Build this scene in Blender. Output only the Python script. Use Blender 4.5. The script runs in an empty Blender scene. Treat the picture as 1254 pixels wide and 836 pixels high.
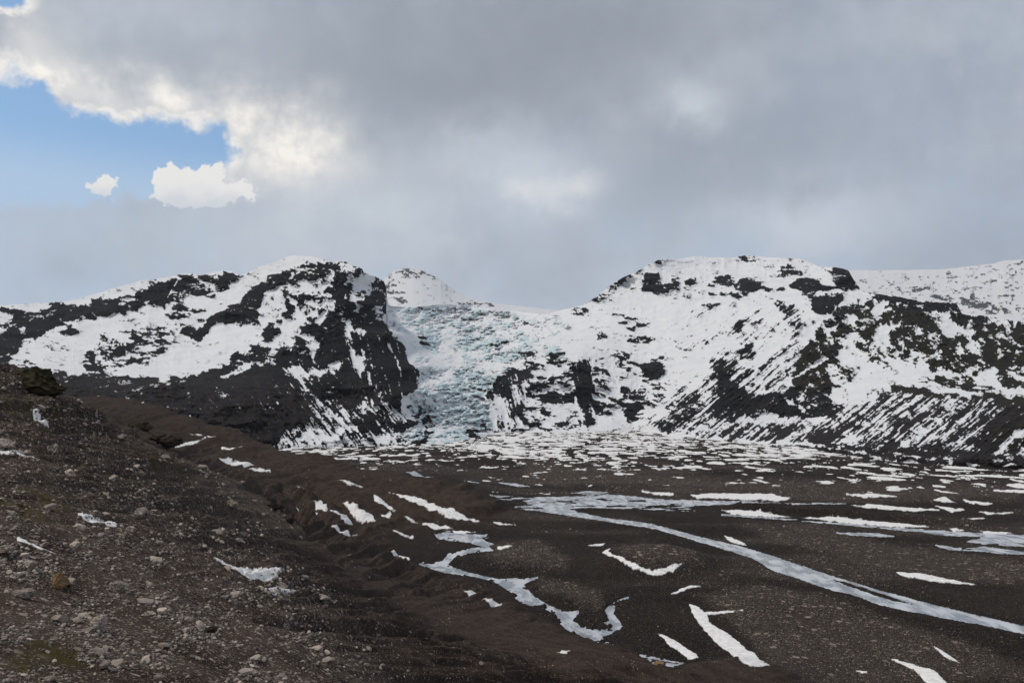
import bpy, bmesh, math, random
import numpy as np
random.seed(7)
RNG = np.random.default_rng(11)
scene = bpy.context.scene
COL = scene.collection

# ------------------------------------------------------------------ camera frame
F = 975.0; CX = 627.0; CY = 418.0; HOR = 500.0; H = 55.0
ALPHA = math.atan((HOR - CY) / F); CA = math.cos(ALPHA); SA = math.sin(ALPHA)

def world_at(u, v, Y):
    u = np.asarray(u, float); v = np.asarray(v, float); Y = np.asarray(Y, float)
    dy = F * CA - (CY - v) * SA
    dz = F * SA + (CY - v) * CA
    return (u - CX) / dy * Y, Y, H + dz / dy * Y

def project(x, y, z):
    zz = z - H
    d = y * CA + zz * SA
    return CX + F * x / d, CY - F * (-y * SA + zz * CA) / d

# ------------------------------------------------------------------ numeric helpers
_LAT = np.random.default_rng(5).random((16, 256, 256)).astype(np.float32)
def vnoise(x, y, k=0):
    L = _LAT[k % 16]
    xi = np.floor(x).astype(np.int64); yi = np.floor(y).astype(np.int64)
    fx = (x - xi).astype(np.float32); fy = (y - yi).astype(np.float32)
    fx = fx * fx * fx * (fx * (fx * 6 - 15) + 10); fy = fy * fy * fy * (fy * (fy * 6 - 15) + 10)
    x0 = xi & 255; x1 = (xi + 1) & 255; y0 = yi & 255; y1 = (yi + 1) & 255
    a = L[y0, x0]; b = L[y0, x1]; c = L[y1, x0]; d = L[y1, x1]
    return (a + (b - a) * fx) * (1 - fy) + (c + (d - c) * fx) * fy

def fbm(x, y, oct=5, gain=0.5, k=0, ridge=False):
    s = 0.0; a = 1.0; t = 0.0
    for o in range(oct):
        n = vnoise(x * 2.03 ** o + 17.3 * o, y * 2.03 ** o + 9.1 * o, k + o) * 2 - 1
        if ridge: n = 1 - 2 * np.abs(n)
        s = s + n * a; t += a; a *= gain
    return s / t

def uniformise(n):
    """turns a noise field into one whose values are spread evenly over 0..1"""
    q = np.quantile(n.ravel()[::7], np.linspace(0, 1, 257))
    return np.interp(n.ravel(), q, np.linspace(0, 1, 257)).reshape(n.shape).astype(np.float32)

def poly_sd(px, py, poly):
    """signed distance to a polygon, positive inside"""
    P = np.asarray(poly, float); n = len(P)
    best = np.full(px.shape, 1e9); inside = np.zeros(px.shape, bool)
    for i in range(n):
        ax, ay = P[i]; bx, by = P[(i + 1) % n]
        ex, ey = bx - ax, by - ay
        L = ex * ex + ey * ey + 1e-9
        t = np.clip(((px - ax) * ex + (py - ay) * ey) / L, 0, 1)
        d = (px - ax - t * ex) ** 2 + (py - ay - t * ey) ** 2
        best = np.minimum(best, d)
        if ay != by:
            c = ((ay > py) != (by > py)) & (px < ex * (py - ay) / ey + ax)
            inside ^= c
    s = np.sqrt(best)
    return np.where(inside, s, -s)

def sstep(a, b, x):
    t = np.clip((x - a) / (b - a), 0, 1); return t * t * (3 - 2 * t)

def rbf(pts, vals, qx, qy, smooth=0.0):
    P = np.asarray(pts, float); V = np.asarray(vals, float)
    D = np.sqrt(((P[:, None] - P[None]) ** 2).sum(-1))
    A = np.zeros((len(P) + 1, len(P) + 1)); A[:-1, :-1] = D - smooth * np.eye(len(P)); A[-1, :-1] = 1; A[:-1, -1] = 1
    w = np.linalg.solve(A, np.r_[V, 0])
    out = np.full(qx.shape, w[-1])
    for i in range(len(P)):
        out += w[i] * np.sqrt((qx - P[i, 0]) ** 2 + (qy - P[i, 1]) ** 2)
    return out

def bspline(G, x, y):
    """smooth lookup in a coarse grid"""
    x = np.clip(x, 0, G.shape[1] - 1.001); y = np.clip(y, 0, G.shape[0] - 1.001)
    xi = x.astype(int); yi = y.astype(int); fx = x - xi; fy = y - yi
    wt_ = lambda f: ((1 - f) ** 3 / 6, (3 * f ** 3 - 6 * f ** 2 + 4) / 6, (-3 * f ** 3 + 3 * f ** 2 + 3 * f + 1) / 6, f ** 3 / 6)
    wx_, wy_ = wt_(fx), wt_(fy); P = np.pad(G, 2, mode='edge'); out = 0
    for b in range(4):
        row = 0
        for a in range(4): row = row + wx_[a] * P[yi + b + 1, xi + a + 1]
        out = out + wy_[b] * row
    return out

def blur(a, r):
    """repeated box blur"""
    for ax in (0, 1):
        for _ in range(2):
            p = np.pad(a, [(r + 1, r) if i == ax else (0, 0) for i in (0, 1)], mode='edge')
            c = np.cumsum(p, axis=ax, dtype=np.float64)
            if ax == 0: a = (c[2 * r + 1:] - c[:-2 * r - 1]) / (2 * r + 1)
            else: a = (c[:, 2 * r + 1:] - c[:, :-2 * r - 1]) / (2 * r + 1)
    return a

def mesh_from(name, verts, faces, attrs=None, mat=None, smooth=True):
    me = bpy.data.meshes.new(name)
    nv = len(verts); nf, k = faces.shape
    me.vertices.add(nv); me.vertices.foreach_set('co', np.ascontiguousarray(verts, dtype=np.float32).ravel())
    me.loops.add(nf * k); me.loops.foreach_set('vertex_index', faces.astype(np.int32).ravel())
    me.polygons.add(nf)
    me.polygons.foreach_set('loop_start', np.arange(0, nf * k, k, dtype=np.int32))
    me.polygons.foreach_set('loop_total', np.full(nf, k, dtype=np.int32))
    me.polygons.foreach_set('use_smooth', np.full(nf, smooth))
    for an, av in (attrs or {}).items():
        at = me.attributes.new(an, 'FLOAT', 'POINT'); at.data.foreach_set('value', av.astype(np.float32).ravel())
    me.update(calc_edges=True)
    if mat: me.materials.append(mat)
    ob = bpy.data.objects.new(name, me); COL.objects.link(ob)
    return ob

def grid_mesh(name, X, Y, Z, fmask=None, attrs=None, mat=None):
    r, c = X.shape
    idx = np.arange(r * c).reshape(r, c)
    f = np.stack([idx[:-1, :-1], idx[:-1, 1:], idx[1:, 1:], idx[1:, :-1]], -1)
    f = f.reshape(-1, 4) if fmask is None else f[fmask]
    used = np.unique(f); rem = np.zeros(r * c, np.int64); rem[used] = np.arange(len(used))
    V = np.stack([X.ravel(), Y.ravel(), Z.ravel()], -1)[used]
    A = {k: a.ravel()[used] for k, a in (attrs or {}).items()}
    return mesh_from(name, V, rem[f], A, mat)

def tag(o, label=None, cat=None, group=None, kind=None):
    if label: o['label'] = label
    if cat: o['category'] = cat
    if group: o['group'] = group
    if kind: o['kind'] = kind
    return o

# ------------------------------------------------------------------ node helpers
class NT:
    def __init__(s, tree): s.t = tree; s.n = tree.nodes; s.l = tree.links
    def node(s, ty, **kw):
        n = s.n.new(ty)
        for k, v in kw.items(): setattr(n, k, v)
        return n
    def put(s, sock, v):
        if isinstance(v, bpy.types.NodeSocket): s.l.new(v, sock)
        elif v is not None:
            if sock.type == 'RGBA' and len(v) == 3: v = (*v, 1)
            sock.default_value = v
    def m(s, op, a, b=None, c=None, clamp=False):
        n = s.node('ShaderNodeMath', operation=op, use_clamp=clamp)
        for i, v in enumerate((a, b, c)):
            if v is not None: s.put(n.inputs[i], v)
        return n.outputs[0]
    def mix(s, f, a, b):
        n = s.node('ShaderNodeMix', data_type='RGBA')
        s.put(n.inputs[0], f); s.put(n.inputs[6], a); s.put(n.inputs[7], b)
        return n.outputs[2]
    def ramp(s, v, lo, hi, a=0.0, b=1.0):
        n = s.node('ShaderNodeMapRange', interpolation_type='SMOOTHSTEP')
        s.put(n.inputs[0], v); n.inputs[1].default_value = lo; n.inputs[2].default_value = hi
        n.inputs[3].default_value = a; n.inputs[4].default_value = b
        return n.outputs[0]
    def noise(s, vec, scale, detail=4, rough=0.55, dist=0.0):
        n = s.node('ShaderNodeTexNoise'); s.put(n.inputs['Vector'], vec)
        n.inputs['Scale'].default_value = scale; n.inputs['Detail'].default_value = detail
        n.inputs['Roughness'].default_value = rough; n.inputs['Distortion'].default_value = dist
        return n.outputs[0]
    def voronoi(s, vec, scale, out=0, feature='F1'):
        n = s.node('ShaderNodeTexVoronoi', feature=feature); s.put(n.inputs['Vector'], vec)
        n.inputs['Scale'].default_value = scale
        return n.outputs[out]
    def attr(s, name):
        return s.node('ShaderNodeAttribute', attribute_name=name).outputs['Fac']
    def sepx(s, col):
        n = s.node('ShaderNodeSeparateColor'); s.put(n.inputs[0], col); return n.outputs[0]

def new_mat(name):
    m = bpy.data.materials.new(name); m.use_nodes = True
    nt = NT(m.node_tree); b = nt.n['Principled BSDF']
    pos = nt.node('ShaderNodeNewGeometry').outputs['Position']
    return m, nt, b, pos

SNOW_RGB = (0.69, 0.688, 0.69)
def mountain_material():
    m, nt, b, pos = new_mat('mountain_rock_and_snow')
    rock = nt.attr('rock'); ice = nt.attr('ice'); moss = nt.attr('moss'); scree = nt.attr('scree')
    n1 = nt.noise(pos, 0.055, 8, 0.72); n2 = nt.noise(pos, 0.30, 3, 0.6); n3 = nt.noise(pos, 0.012, 4, 0.6)
    e = nt.m('ADD', rock, nt.m('MULTIPLY', nt.m('SUBTRACT', n1, 0.5), 0.75))
    e = nt.m('ADD', e, nt.m('MULTIPLY', nt.m('SUBTRACT', n2, 0.5), 0.25))
    rf = nt.ramp(e, -0.035, 0.035)
    rc = nt.mix(nt.ramp(n3, 0.35, 0.68), (0.006, 0.0062, 0.0075), (0.017, 0.016, 0.017))
    rc = nt.mix(nt.ramp(n2, 0.5, 0.75, 0, 0.35), rc, (0.06, 0.057, 0.056))
    rc = nt.mix(scree, rc, nt.mix(nt.ramp(n1, 0.3, 0.7), (0.013, 0.0115, 0.0118), (0.034, 0.029, 0.0285)))
    rc = nt.mix(nt.m('MULTIPLY', moss, nt.ramp(n1, 0.42, 0.6)), rc, (0.027, 0.023, 0.011))
    sn = nt.mix(nt.ramp(nt.noise(pos, 0.02, 5, 0.6), 0.35, 0.75, 0, 0.5), SNOW_RGB, (0.55, 0.557, 0.575))
    # glacier ice under the snow cover
    i1 = nt.noise(pos, 0.05, 5, 0.7)
    ic = nt.mix(nt.ramp(i1, 0.35, 0.62), (0.34, 0.435, 0.46), (0.57, 0.665, 0.69))
    ic = nt.mix(nt.ramp(nt.attr('crack'), 0.72, 0.93, 0, 0.8), ic, (0.075, 0.125, 0.14))
    ie = nt.m('ADD', ice, nt.m('MULTIPLY', nt.m('SUBTRACT', n1, 0.5), 0.5))
    sn = nt.mix(nt.ramp(ie, -0.14, 0.20, 0, 0.88), sn, ic)
    nt.put(b.inputs['Base Color'], nt.mix(rf, sn, rc))
    b.inputs['Roughness'].default_value = 0.9
    b.inputs['Specular IOR Level'].default_value = 0.05
    bump = nt.node('ShaderNodeBump'); bump.inputs['Strength'].default_value = 0.9; bump.inputs['Distance'].default_value = 5.0
    nt.put(bump.inputs['Height'], nt.m('MULTIPLY', n1, nt.ramp(e, -0.1, 0.1, 0.5, 1.0)))
    nt.l.new(bump.outputs[0], b.inputs['Normal'])
    return m

def snow_material():
    m, nt, b, pos = new_mat('old_snow')
    n = nt.noise(pos, 0.8, 6, 0.65)
    c = nt.mix(nt.ramp(n, 0.35, 0.75), (0.76, 0.745, 0.725), (0.52, 0.50, 0.48))
    d = nt.noise(pos, 3.5, 4, 0.7)
    c = nt.mix(nt.ramp(d, 0.60, 0.74, 0, 0.5), c, (0.25, 0.22, 0.20))
    core = nt.m('ADD', nt.attr('core'), nt.m('MULTIPLY', nt.m('SUBTRACT', nt.noise(pos, 0.9, 5, 0.7), 0.5), 1.6))
    c = nt.mix(nt.ramp(core, 0.75, 0.05, 0, 0.8), c, (0.10, 0.085, 0.075))
    nt.put(b.inputs['Base Color'], c); b.inputs['Roughness'].default_value = 0.85
    b.inputs['Specular IOR Level'].default_value = 0.05
    return m

def water_material():
    m, nt, b, pos = new_mat('silty_meltwater')
    mp = nt.node('ShaderNodeMapping'); nt.put(mp.inputs[0], pos); mp.inputs['Scale'].default_value = (0.6, 0.22, 1)
    n = nt.noise(mp.outputs[0], 0.35, 5, 0.6)
    c = nt.mix(nt.ramp(n, 0.38, 0.62), (0.20, 0.22, 0.245), (0.50, 0.515, 0.535))
    nt.put(b.inputs['Base Color'], c)
    nt.put(b.inputs['Roughness'], nt.ramp(n, 0.3, 0.7, 0.10, 0.5))
    b.inputs['IOR'].default_value = 1.33
    bump = nt.node('ShaderNodeBump'); bump.inputs['Strength'].default_value = 0.35; bump.inputs['Distance'].default_value = 0.15
    nt.put(bump.inputs['Height'], nt.noise(pos, 1.6, 4, 0.6)); nt.l.new(bump.outputs[0], b.inputs['Normal'])
    return m

def ground_material():
    m, nt, b, pos = new_mat('volcanic_gravel')
    slope = nt.attr('slope'); moss = nt.attr('moss'); peb = nt.attr('pebble'); far = nt.attr('far'); near = nt.attr('near'); wet = nt.attr('wet'); gr = nt.attr('gravel')
    big = nt.noise(pos, 0.02, 5, 0.6); mid = nt.noise(pos, 0.25, 6, 0.65); fine = nt.noise(pos, 2.2, 6, 0.7)
    c = nt.mix(nt.ramp(big, 0.35, 0.65), (0.0055, 0.0044, 0.0040), (0.0130, 0.0102, 0.0088))
    hill = nt.mix(nt.ramp(mid, 0.35, 0.7), (0.022, 0.0150, 0.0115), (0.047, 0.0325, 0.0250))
    c = nt.mix(gr, c, nt.mix(nt.ramp(mid, 0.35, 0.7), (0.0095, 0.0072, 0.0062), (0.020, 0.0150, 0.0126)))
    c = nt.mix(slope, c, hill)
    c = nt.mix(near, c, nt.mix(nt.ramp(mid, 0.35, 0.65), (0.022, 0.0152, 0.0115), (0.058, 0.0420, 0.0325)))
    c = nt.mix(nt.m('MULTIPLY', wet, 0.65), c, (0.008, 0.0075, 0.0075))
    c = nt.mix(nt.ramp(fine, 0.50, 0.72, 0, 0.45), c, (0.052, 0.038, 0.030))
    # scattered pebbles of several sizes
    for sc, thr, amt in ((0.45, 0.955, 0.7), (1.3, 0.90, 0.75), (3.4, 0.83, 0.8), (9.0, 0.74, 0.8), (24.0, 0.70, 0.7)):
        vc = nt.sepx(nt.voronoi(pos, sc, 1)); vd = nt.voronoi(pos, sc, 0)
        thr_s = nt.m('SUBTRACT', thr + 0.13, nt.m('MULTIPLY', peb, 0.24))
        if sc < 3: thr_s = nt.m('ADD', thr_s, nt.m('MULTIPLY', nt.m('SUBTRACT', 1.0, far), 0.3))
        f = nt.m('MULTIPLY', nt.m('GREATER_THAN', vc, thr_s), nt.ramp(vd, 0.42, 0.30))
        tone = nt.mix(nt.sepx(nt.voronoi(pos, sc * 1.01, 1)), (0.08, 0.068, 0.06), (0.38, 0.305, 0.25))
        c = nt.mix(nt.m('MULTIPLY', f, amt), c, tone)
    c = nt.mix(nt.m('MULTIPLY', moss, nt.ramp(mid, 0.45, 0.58)), c, nt.mix(fine, (0.020, 0.016, 0.006), (0.070, 0.056, 0.018)))
    nt.put(b.inputs['Base Color'], c); b.inputs['Roughness'].default_value = 0.95
    b.inputs['Specular IOR Level'].default_value = 0.03
    bump = nt.node('ShaderNodeBump'); bump.inputs['Strength'].default_value = 0.8; bump.inputs['Distance'].default_value = 0.16
    h = nt.m('ADD', nt.m('MULTIPLY', fine, 0.25), mid)
    nt.put(bump.inputs['Height'], h); nt.l.new(bump.outputs[0], b.inputs['Normal'])
    return m

def stone_material(name='weathered_stone', tint=None):
    m, nt, b, pos = new_mat(name)
    n = nt.noise(pos, 6.0, 6, 0.7)
    if tint:
        c = nt.mix(nt.ramp(n, 0.3, 0.7), tuple(t * 0.55 for t in tint), tint)
    else:
        t = nt.attr('tone')
        c = nt.mix(t, (0.075, 0.064, 0.058), (0.50, 0.415, 0.345))
        c = nt.mix(nt.ramp(n, 0.4, 0.75, 0, 0.5), c, (0.10, 0.088, 0.078))
    nt.put(b.inputs['Base Color'], c); b.inputs['Roughness'].default_value = 0.9
    b.inputs['Specular IOR Level'].default_value = 0.05
    bump = nt.node('ShaderNodeBump'); bump.inputs['Strength'].default_value = 0.6; bump.inputs['Distance'].default_value = 0.05
    nt.put(bump.inputs['Height'], nt.noise(pos, 14.0, 5, 0.7)); nt.l.new(bump.outputs[0], b.inputs['Normal'])
    return m

M_MOUNT = mountain_material(); M_SNOW = snow_material(); M_WATER = water_material()
M_GROUND = ground_material(); M_STONE = stone_material()
# ================================================================== MOUNTAINS
# rock cover painted in the mountain face's own (bearing, elevation) chart: u, v
U0, U1, V0, V1, S = -140, 1394, 296, 590, 2
gu, gv = np.meshgrid(np.arange(U0, U1, 1 / S), np.arange(V0, V1, 1 / S))
# edges of every patch are broken up by a warp of the chart
wx = fbm(gu / 22, gv / 22, 5, 0.6, 1) * 8.5; wy = fbm(gu / 22 + 50, gv / 22, 5, 0.6, 2) * 6.5
pu, pv = gu + wx, gv + wy
cov = np.full(gu.shape, 0.035); ori = np.zeros(gu.shape)      # ori: 0 strata, 1 streaks falling left, 2 streaks falling right, 3 steep streaks
moss = np.zeros(gu.shape); scree = np.zeros(gu.shape); ice = np.zeros(gu.shape)
W_ORI = [np.zeros(gu.shape) for _ in range(5)]; W_ORI[0][:] = 1   # 4: clumps

def region(poly, soft=1.5):
    P = np.asarray(poly); x0, y0 = P.min(0) - 16; x1, y1 = P.max(0) + 16
    j0, j1 = [int(np.clip((x - U0) * S, 0, gu.shape[1])) for x in (x0, x1)]
    i0, i1 = [int(np.clip((y - V0) * S, 0, gu.shape[0])) for y in (y0, y1)]
    sl = (slice(i0, i1), slice(j0, j1))
    return sl, sstep(-soft, soft, poly_sd(pu[sl], pv[sl], poly))

def cover(val, poly, soft=1.5):
    soft = soft * 1.5 + 1.6
    sl, w = region(poly, soft); cov[sl] = cov[sl] * (1 - w) + val * w
def orient(k, poly, soft=12):
    sl, w = region(poly, soft)
    for q in range(5): W_ORI[q][sl] = W_ORI[q][sl] * (1 - w) + (w if q == k else 0)
def paint(a, val, poly, soft=3):
    sl, w = region(poly, soft); a[sl] = a[sl] * (1 - w) + val * w

# --- left mountain
cover(.05, [(-140,300),(300,300),(470,300),(470,380),(300,470),(-140,470)])
cover(.96, [(-140,392),(-60,384),(0,377),(13,381),(21,379),(38,383),(46,381),(63,375.5),(75,372),(100,370),(107,373),(115,372),(122,367),(138,364),(159,360),(165,359),(178,352),(200,345),(200,375),(184,375),(172,375),(163,381),(149,386),(122,389),(107,389),(103,385),(100,391),(84,395),(73,397),(63,404),(57,410),(40,415),(29,416),(21,435),(11,444),(0,442),(-140,446)])
cover(.08, [(-90,390),(0,384),(16,386),(11,397),(0,399),(-90,402)]); cover(.1, [(-50,404),(0,401),(25,400),(28,403),(5,404),(0,406)])
cover(.05, [(-80,433),(0,433),(11,434),(8,437),(0,438),(-80,440)], 1)
cover(.3, [(75,376),(100,371),(88,381),(80,380)]); cover(.2, [(133,369),(160,363),(165,366),(150,370),(135,373)])
cover(.25, [(110,366),(160,352),(200,343),(200,346),(165,358),(140,363),(120,367)])
cover(.8, [(76,402),(88,401),(95,407),(85,413),(74,411)])
cover(.42, [(122,410),(150,405),(175,400),(203,398),(206,440),(160,447),(130,452),(110,450),(125,435),(118,420)])
cover(.85, [(140,432),(146,420),(150,421),(150,440),(160,440),(152,418),(158,421),(163,436),(160,441),(140,440)], 1)
cover(.8, [(170,437),(200,425),(206,430),(190,438),(172,441)], 1); cover(.85,[(122,408),(133,408),(136,414),(124,418)],1); cover(.8,[(170,412),(196,413),(200,418),(175,418)],1)
cover(.45, [(32,440),(50,432),(65,428),(66,436),(45,447),(32,446)])
cover(.9, [(100,432),(108,429),(114,434),(112,442),(101,441)], 1)
cover(.97, [(180,350),(201,341),(220,339),(226,335),(239,336),(242,343),(251,351),(255,363),(235,363),(218,363),(205,368),(184,375)])
cover(.0, [(219,341),(222,341),(213,356),(208,364),(205,364),(211,354)], .7)
cover(.6, [(246,338),(272,331),(289,335),(296,339),(279,354),(262,363),(255,363),(251,350)])
cover(.9, [(262,343),(276,341),(279,350),(262,356)], 1); cover(.9,[(285,339),(296,339),(284,349)],1)
cover(.72, [(212,376),(226,364),(237,376),(234,390),(212,392),(205,385)]); cover(.85, [(185,370),(203,371),(201,375),(185,375.6)],1)
cover(.5, [(237,380),(256,378),(262,384),(237,392)])
cover(.985, [(380,329),(350,328),(341,333),(325,342),(302,359),(295,369),(279,376),(262,384),(256,392),(237,401),(224,403),(222,411),(243,417),(252,413),(260,401),(270,396),(291,397),(306,400),(316,394),(321,376),(326,359),(335,353),(348,347),(364,344),(380,339)], 1)
cover(.35, [(226,398),(240,393),(252,390),(248,398),(228,404)]); cover(.9, [(206,401),(222,403),(220,407),(208,404)],1)
cover(.03, [(260,403),(290,400),(305,404),(316,400),(330,400),(316,415),(298,430),(283,434),(262,450),(244,452),(244,420)], 2)
cover(.03, [(262,384),(280,372),(296,364),(312,348),(330,336),(345,326),(360,314),(320,326),(300,338),(280,355),(258,366),(240,368),(240,378)], 1.5)
# central dark face of the left mountain
cover(.78, [(348,355),(358,351),(371,355),(392,350),(455,350),(462,376),(480,408),(508,450),(510,476),(497,484),(478,500),(440,510),(300,480),(239,462),(262,452),(279,445),(283,434),(299,430),(318,413),(325,394),(343,390),(348,376)])
cover(.07, [(327,357),(350,353),(348,376),(333,390),(320,390),(323,374)]); cover(.12, [(346,392),(362,384),(368,407),(364,422),(345,426),(326,432),(329,415),(345,407)])
cover(.52, [(360,322),(395,318),(420,320),(443,328),(473,345),(474,372),(461,374),(455,356),(440,362),(408,372),(368,396),(352,380),(350,355)])
cover(.9, [(360,330),(380,328),(402,334),(404,340),(384,341),(360,343)],1); cover(.9,[(408,332),(422,334),(421,347),(410,347)],1); cover(.85,[(428,330),(440,336),(432,344)],1); cover(.85, [(455,345),(470,347),(471,370),(461,373),(455,362)],1)
cover(.06, [(355,312),(381,313),(396,318),(384,325),(366,323),(352,324)], 1.2)
cover(.25, [(360,343),(400,342),(405,352),(372,356),(356,352)])
cover(.985, [(368,397),(390,384),(408,372),(415,380),(421,399),(419,413),(427,432),(415,443),(389,438),(387,415),(368,407)], 1)
cover(.96, [(433,384),(448,367),(456,356),(459,373),(460,388),(454,394),(431,400)], 1)
cover(.3, [(421,405),(427,401),(438,434),(434,453),(431,424)],1); cover(.3, [(380,390),(400,378),(408,373),(395,392),(385,398)],1)
cover(.2, [(368,413),(379,409),(392,420),(383,448),(379,434)],1); cover(.35,[(440,405),(452,398),(458,410),(447,415)])
cover(.93, [(442,420),(448,404),(462,392),(475,406),(494,424),(502,442),(509,457),(507,474),(497,484),(477,470),(460,453)], 1)
cover(.0, [(474,424),(477,424),(485,446),(488,458),(485,452)], .5); cover(.0, [(449,455),(452,455),(458,475),(459,490),(455,480)], .5); cover(.1,[(436,430),(444,436),(446,452),(441,462),(437,448)],1)
cover(.4, [(360,447),(380,452),(393,453),(409,443),(424,445),(415,458),(405,460),(390,455),(383,465),(370,475),(360,467),(340,462),(345,452)], 2)
cover(.1, [(374,462),(384,454),(396,453),(406,459),(398,456),(384,459),(378,466)], 1)
cover(.97, [(382,462),(405,462),(428,442),(435,458),(454,475),(460,492),(447,494),(419,500),(398,494),(387,482)])
cover(.5, [(434,492),(452,484),(462,490),(474,494),(478,504),(492,508),(500,495),(512,480),(505,500),(490,515),(467,517),(450,508)], 2)
cover(.96, [(477,482),(490,482),(494,497),(488,507),(478,503),(476,490)], 1)
cover(.60, [(362,508),(390,492),(430,505),(500,512),(500,546),(340,548),(350,530)], 5)
cover(.06, [(398,505),(412,508),(426,520),(431,531),(424,526),(410,515)], 1); cover(.1,[(380,540),(386,525),(392,530),(400,538),(412,527),(417,541),(380,543)],1.5)
cover(.1, [(360,541),(372,532),(380,518),(384,528),(380,543)],1.5); cover(.15,[(440,540),(462,536),(480,525),(492,517),(480,540),(470,543)],1.5)
cover(.85, [(420,512),(450,512),(470,520),(466,528),(440,522),(425,520)],1.5)
# lateral moraine wall under the left mountain
cover(.985, [(-140,448),(0,448),(25,449),(38,449),(63,456),(92,456),(107,457),(134,456),(163,461),(200,464),(210,463),(220,461),(232,464),(242,460),(250,453),(262,454),(279,446),(294,452),(310,448),(330,455),(352,465),(366,480),(380,495),(388,505),(370,520),(350,530),(338,548),(-140,548)], 1.2)
cover(.12, [(260,465),(267,459),(294,450),(304,445),(300,453),(287,456),(272,461)], 1)
cover(.955, [(245,470),(300,465),(330,465),(370,480),(380,500),(330,510),(290,490),(250,486)], 6)
cover(.72, [(336,462),(350,458),(366,466),(378,480),(384,492),(370,486),(350,474),(338,470)], 2)
cover(.97, [(103,447),(112,442),(122,447),(132,456),(104,457)], 1)
orient(2, [(240,455),(420,440),(500,430),(512,480),(480,548),(330,548),(240,500)])
orient(3, [(400,395),(470,395),(510,450),(505,490),(430,495),(420,440)], 8); orient(4, [(340,345),(455,325),(462,395),(420,410),(350,440)], 8)
paint(scree, 1.0, [(-140,448),(250,455),(330,462),(395,500),(420,470),(470,480),(470,500),(400,505),(370,525),(340,550),(-140,550)], 6)

# --- glacier: bare ice areas and debris
paint(ice, .26, [(480,380),(640,384),(690,400),(690,436),(610,450),(596,487),(602,505),(598,541),(500,541),(505,470),(508,440),(490,410)], 10)
for val, poly in [(.52,[(471,377),(517,377),(575,373),(590,379),(602,386),(575,402),(560,402),(540,405),(533,430),(527,426),(512,413),(512,402),(489,402),(487,394),(502,386),(479,382)]),
                  (.85,[(510,398),(530,400),(540,404),(533,418),(528,426),(514,412)]),
                  (.8,[(557,413),(579,400),(605,400),(625,417),(604,427),(567,429),(557,423)]),
                  (.42,[(594,379),(625,378),(636,398),(646,420),(628,413),(613,396)]),
                  (.75,[(594,438),(622,428),(644,424),(655,428),(640,436),(628,444),(613,444)]),
                  (.85,[(663,423),(690,425),(697,440),(685,442),(665,432)]), (.7,[(508,438),(525,438),(516,448),(508,446)]),
                  (.78,[(552,466),(559,452),(580,450),(596,458),(610,457),(626,448),(612,462),(598,480),(586,478),(575,471)]),
                  (.72,[(507,480),(540,468),(572,470),(600,498),(598,530),(575,541),(530,541),(505,505)]),
                  (.85,[(540,529),(549,518),(562,526),(577,532),(572,538),(540,541)]), (.5,[(509,455),(525,450),(547,455),(545,462),(520,465),(510,475)]),
                  (.7,[(488,528),(505,524),(520,515),(530,532),(524,541),(495,541)]), (.4,[(655,386),(690,388),(688,398),(668,402),(652,396)])]:
    paint(ice, val, poly, 4)
cover(.25, [(505,408),(525,404),(530,425),(512,425)]); cover(.02, [(500,400),(720,376),(700,440),(640,440),(600,470),(596,500),(600,540),(500,545),(512,470)], 3)
cover(.7, [(511,408),(526,412),(524,424),(514,420)],1); cover(.5,[(603,418),(624,414),(622,420),(606,427)],1); cover(.75,[(636,393),(648,393),(647,399),(640,398)],1)
cover(.72, [(502,507),(514,502),(521,507),(536,520),(534,527),(527,537),(521,521),(516,510),(494,527),(477,529),(486,520)], 1.5)
cover(.45, [(496,532),(522,530),(530,534),(528,543),(496,543)]); cover(.7,[(577,526),(590,520),(597,524),(598,536),(580,538)],1); cover(.75,[(583,505),(590,508),(597,522),(592,520)],1)
cover(.7, [(508,452),(514,450),(514,466),(508,478),(505,472)],1)
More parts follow.
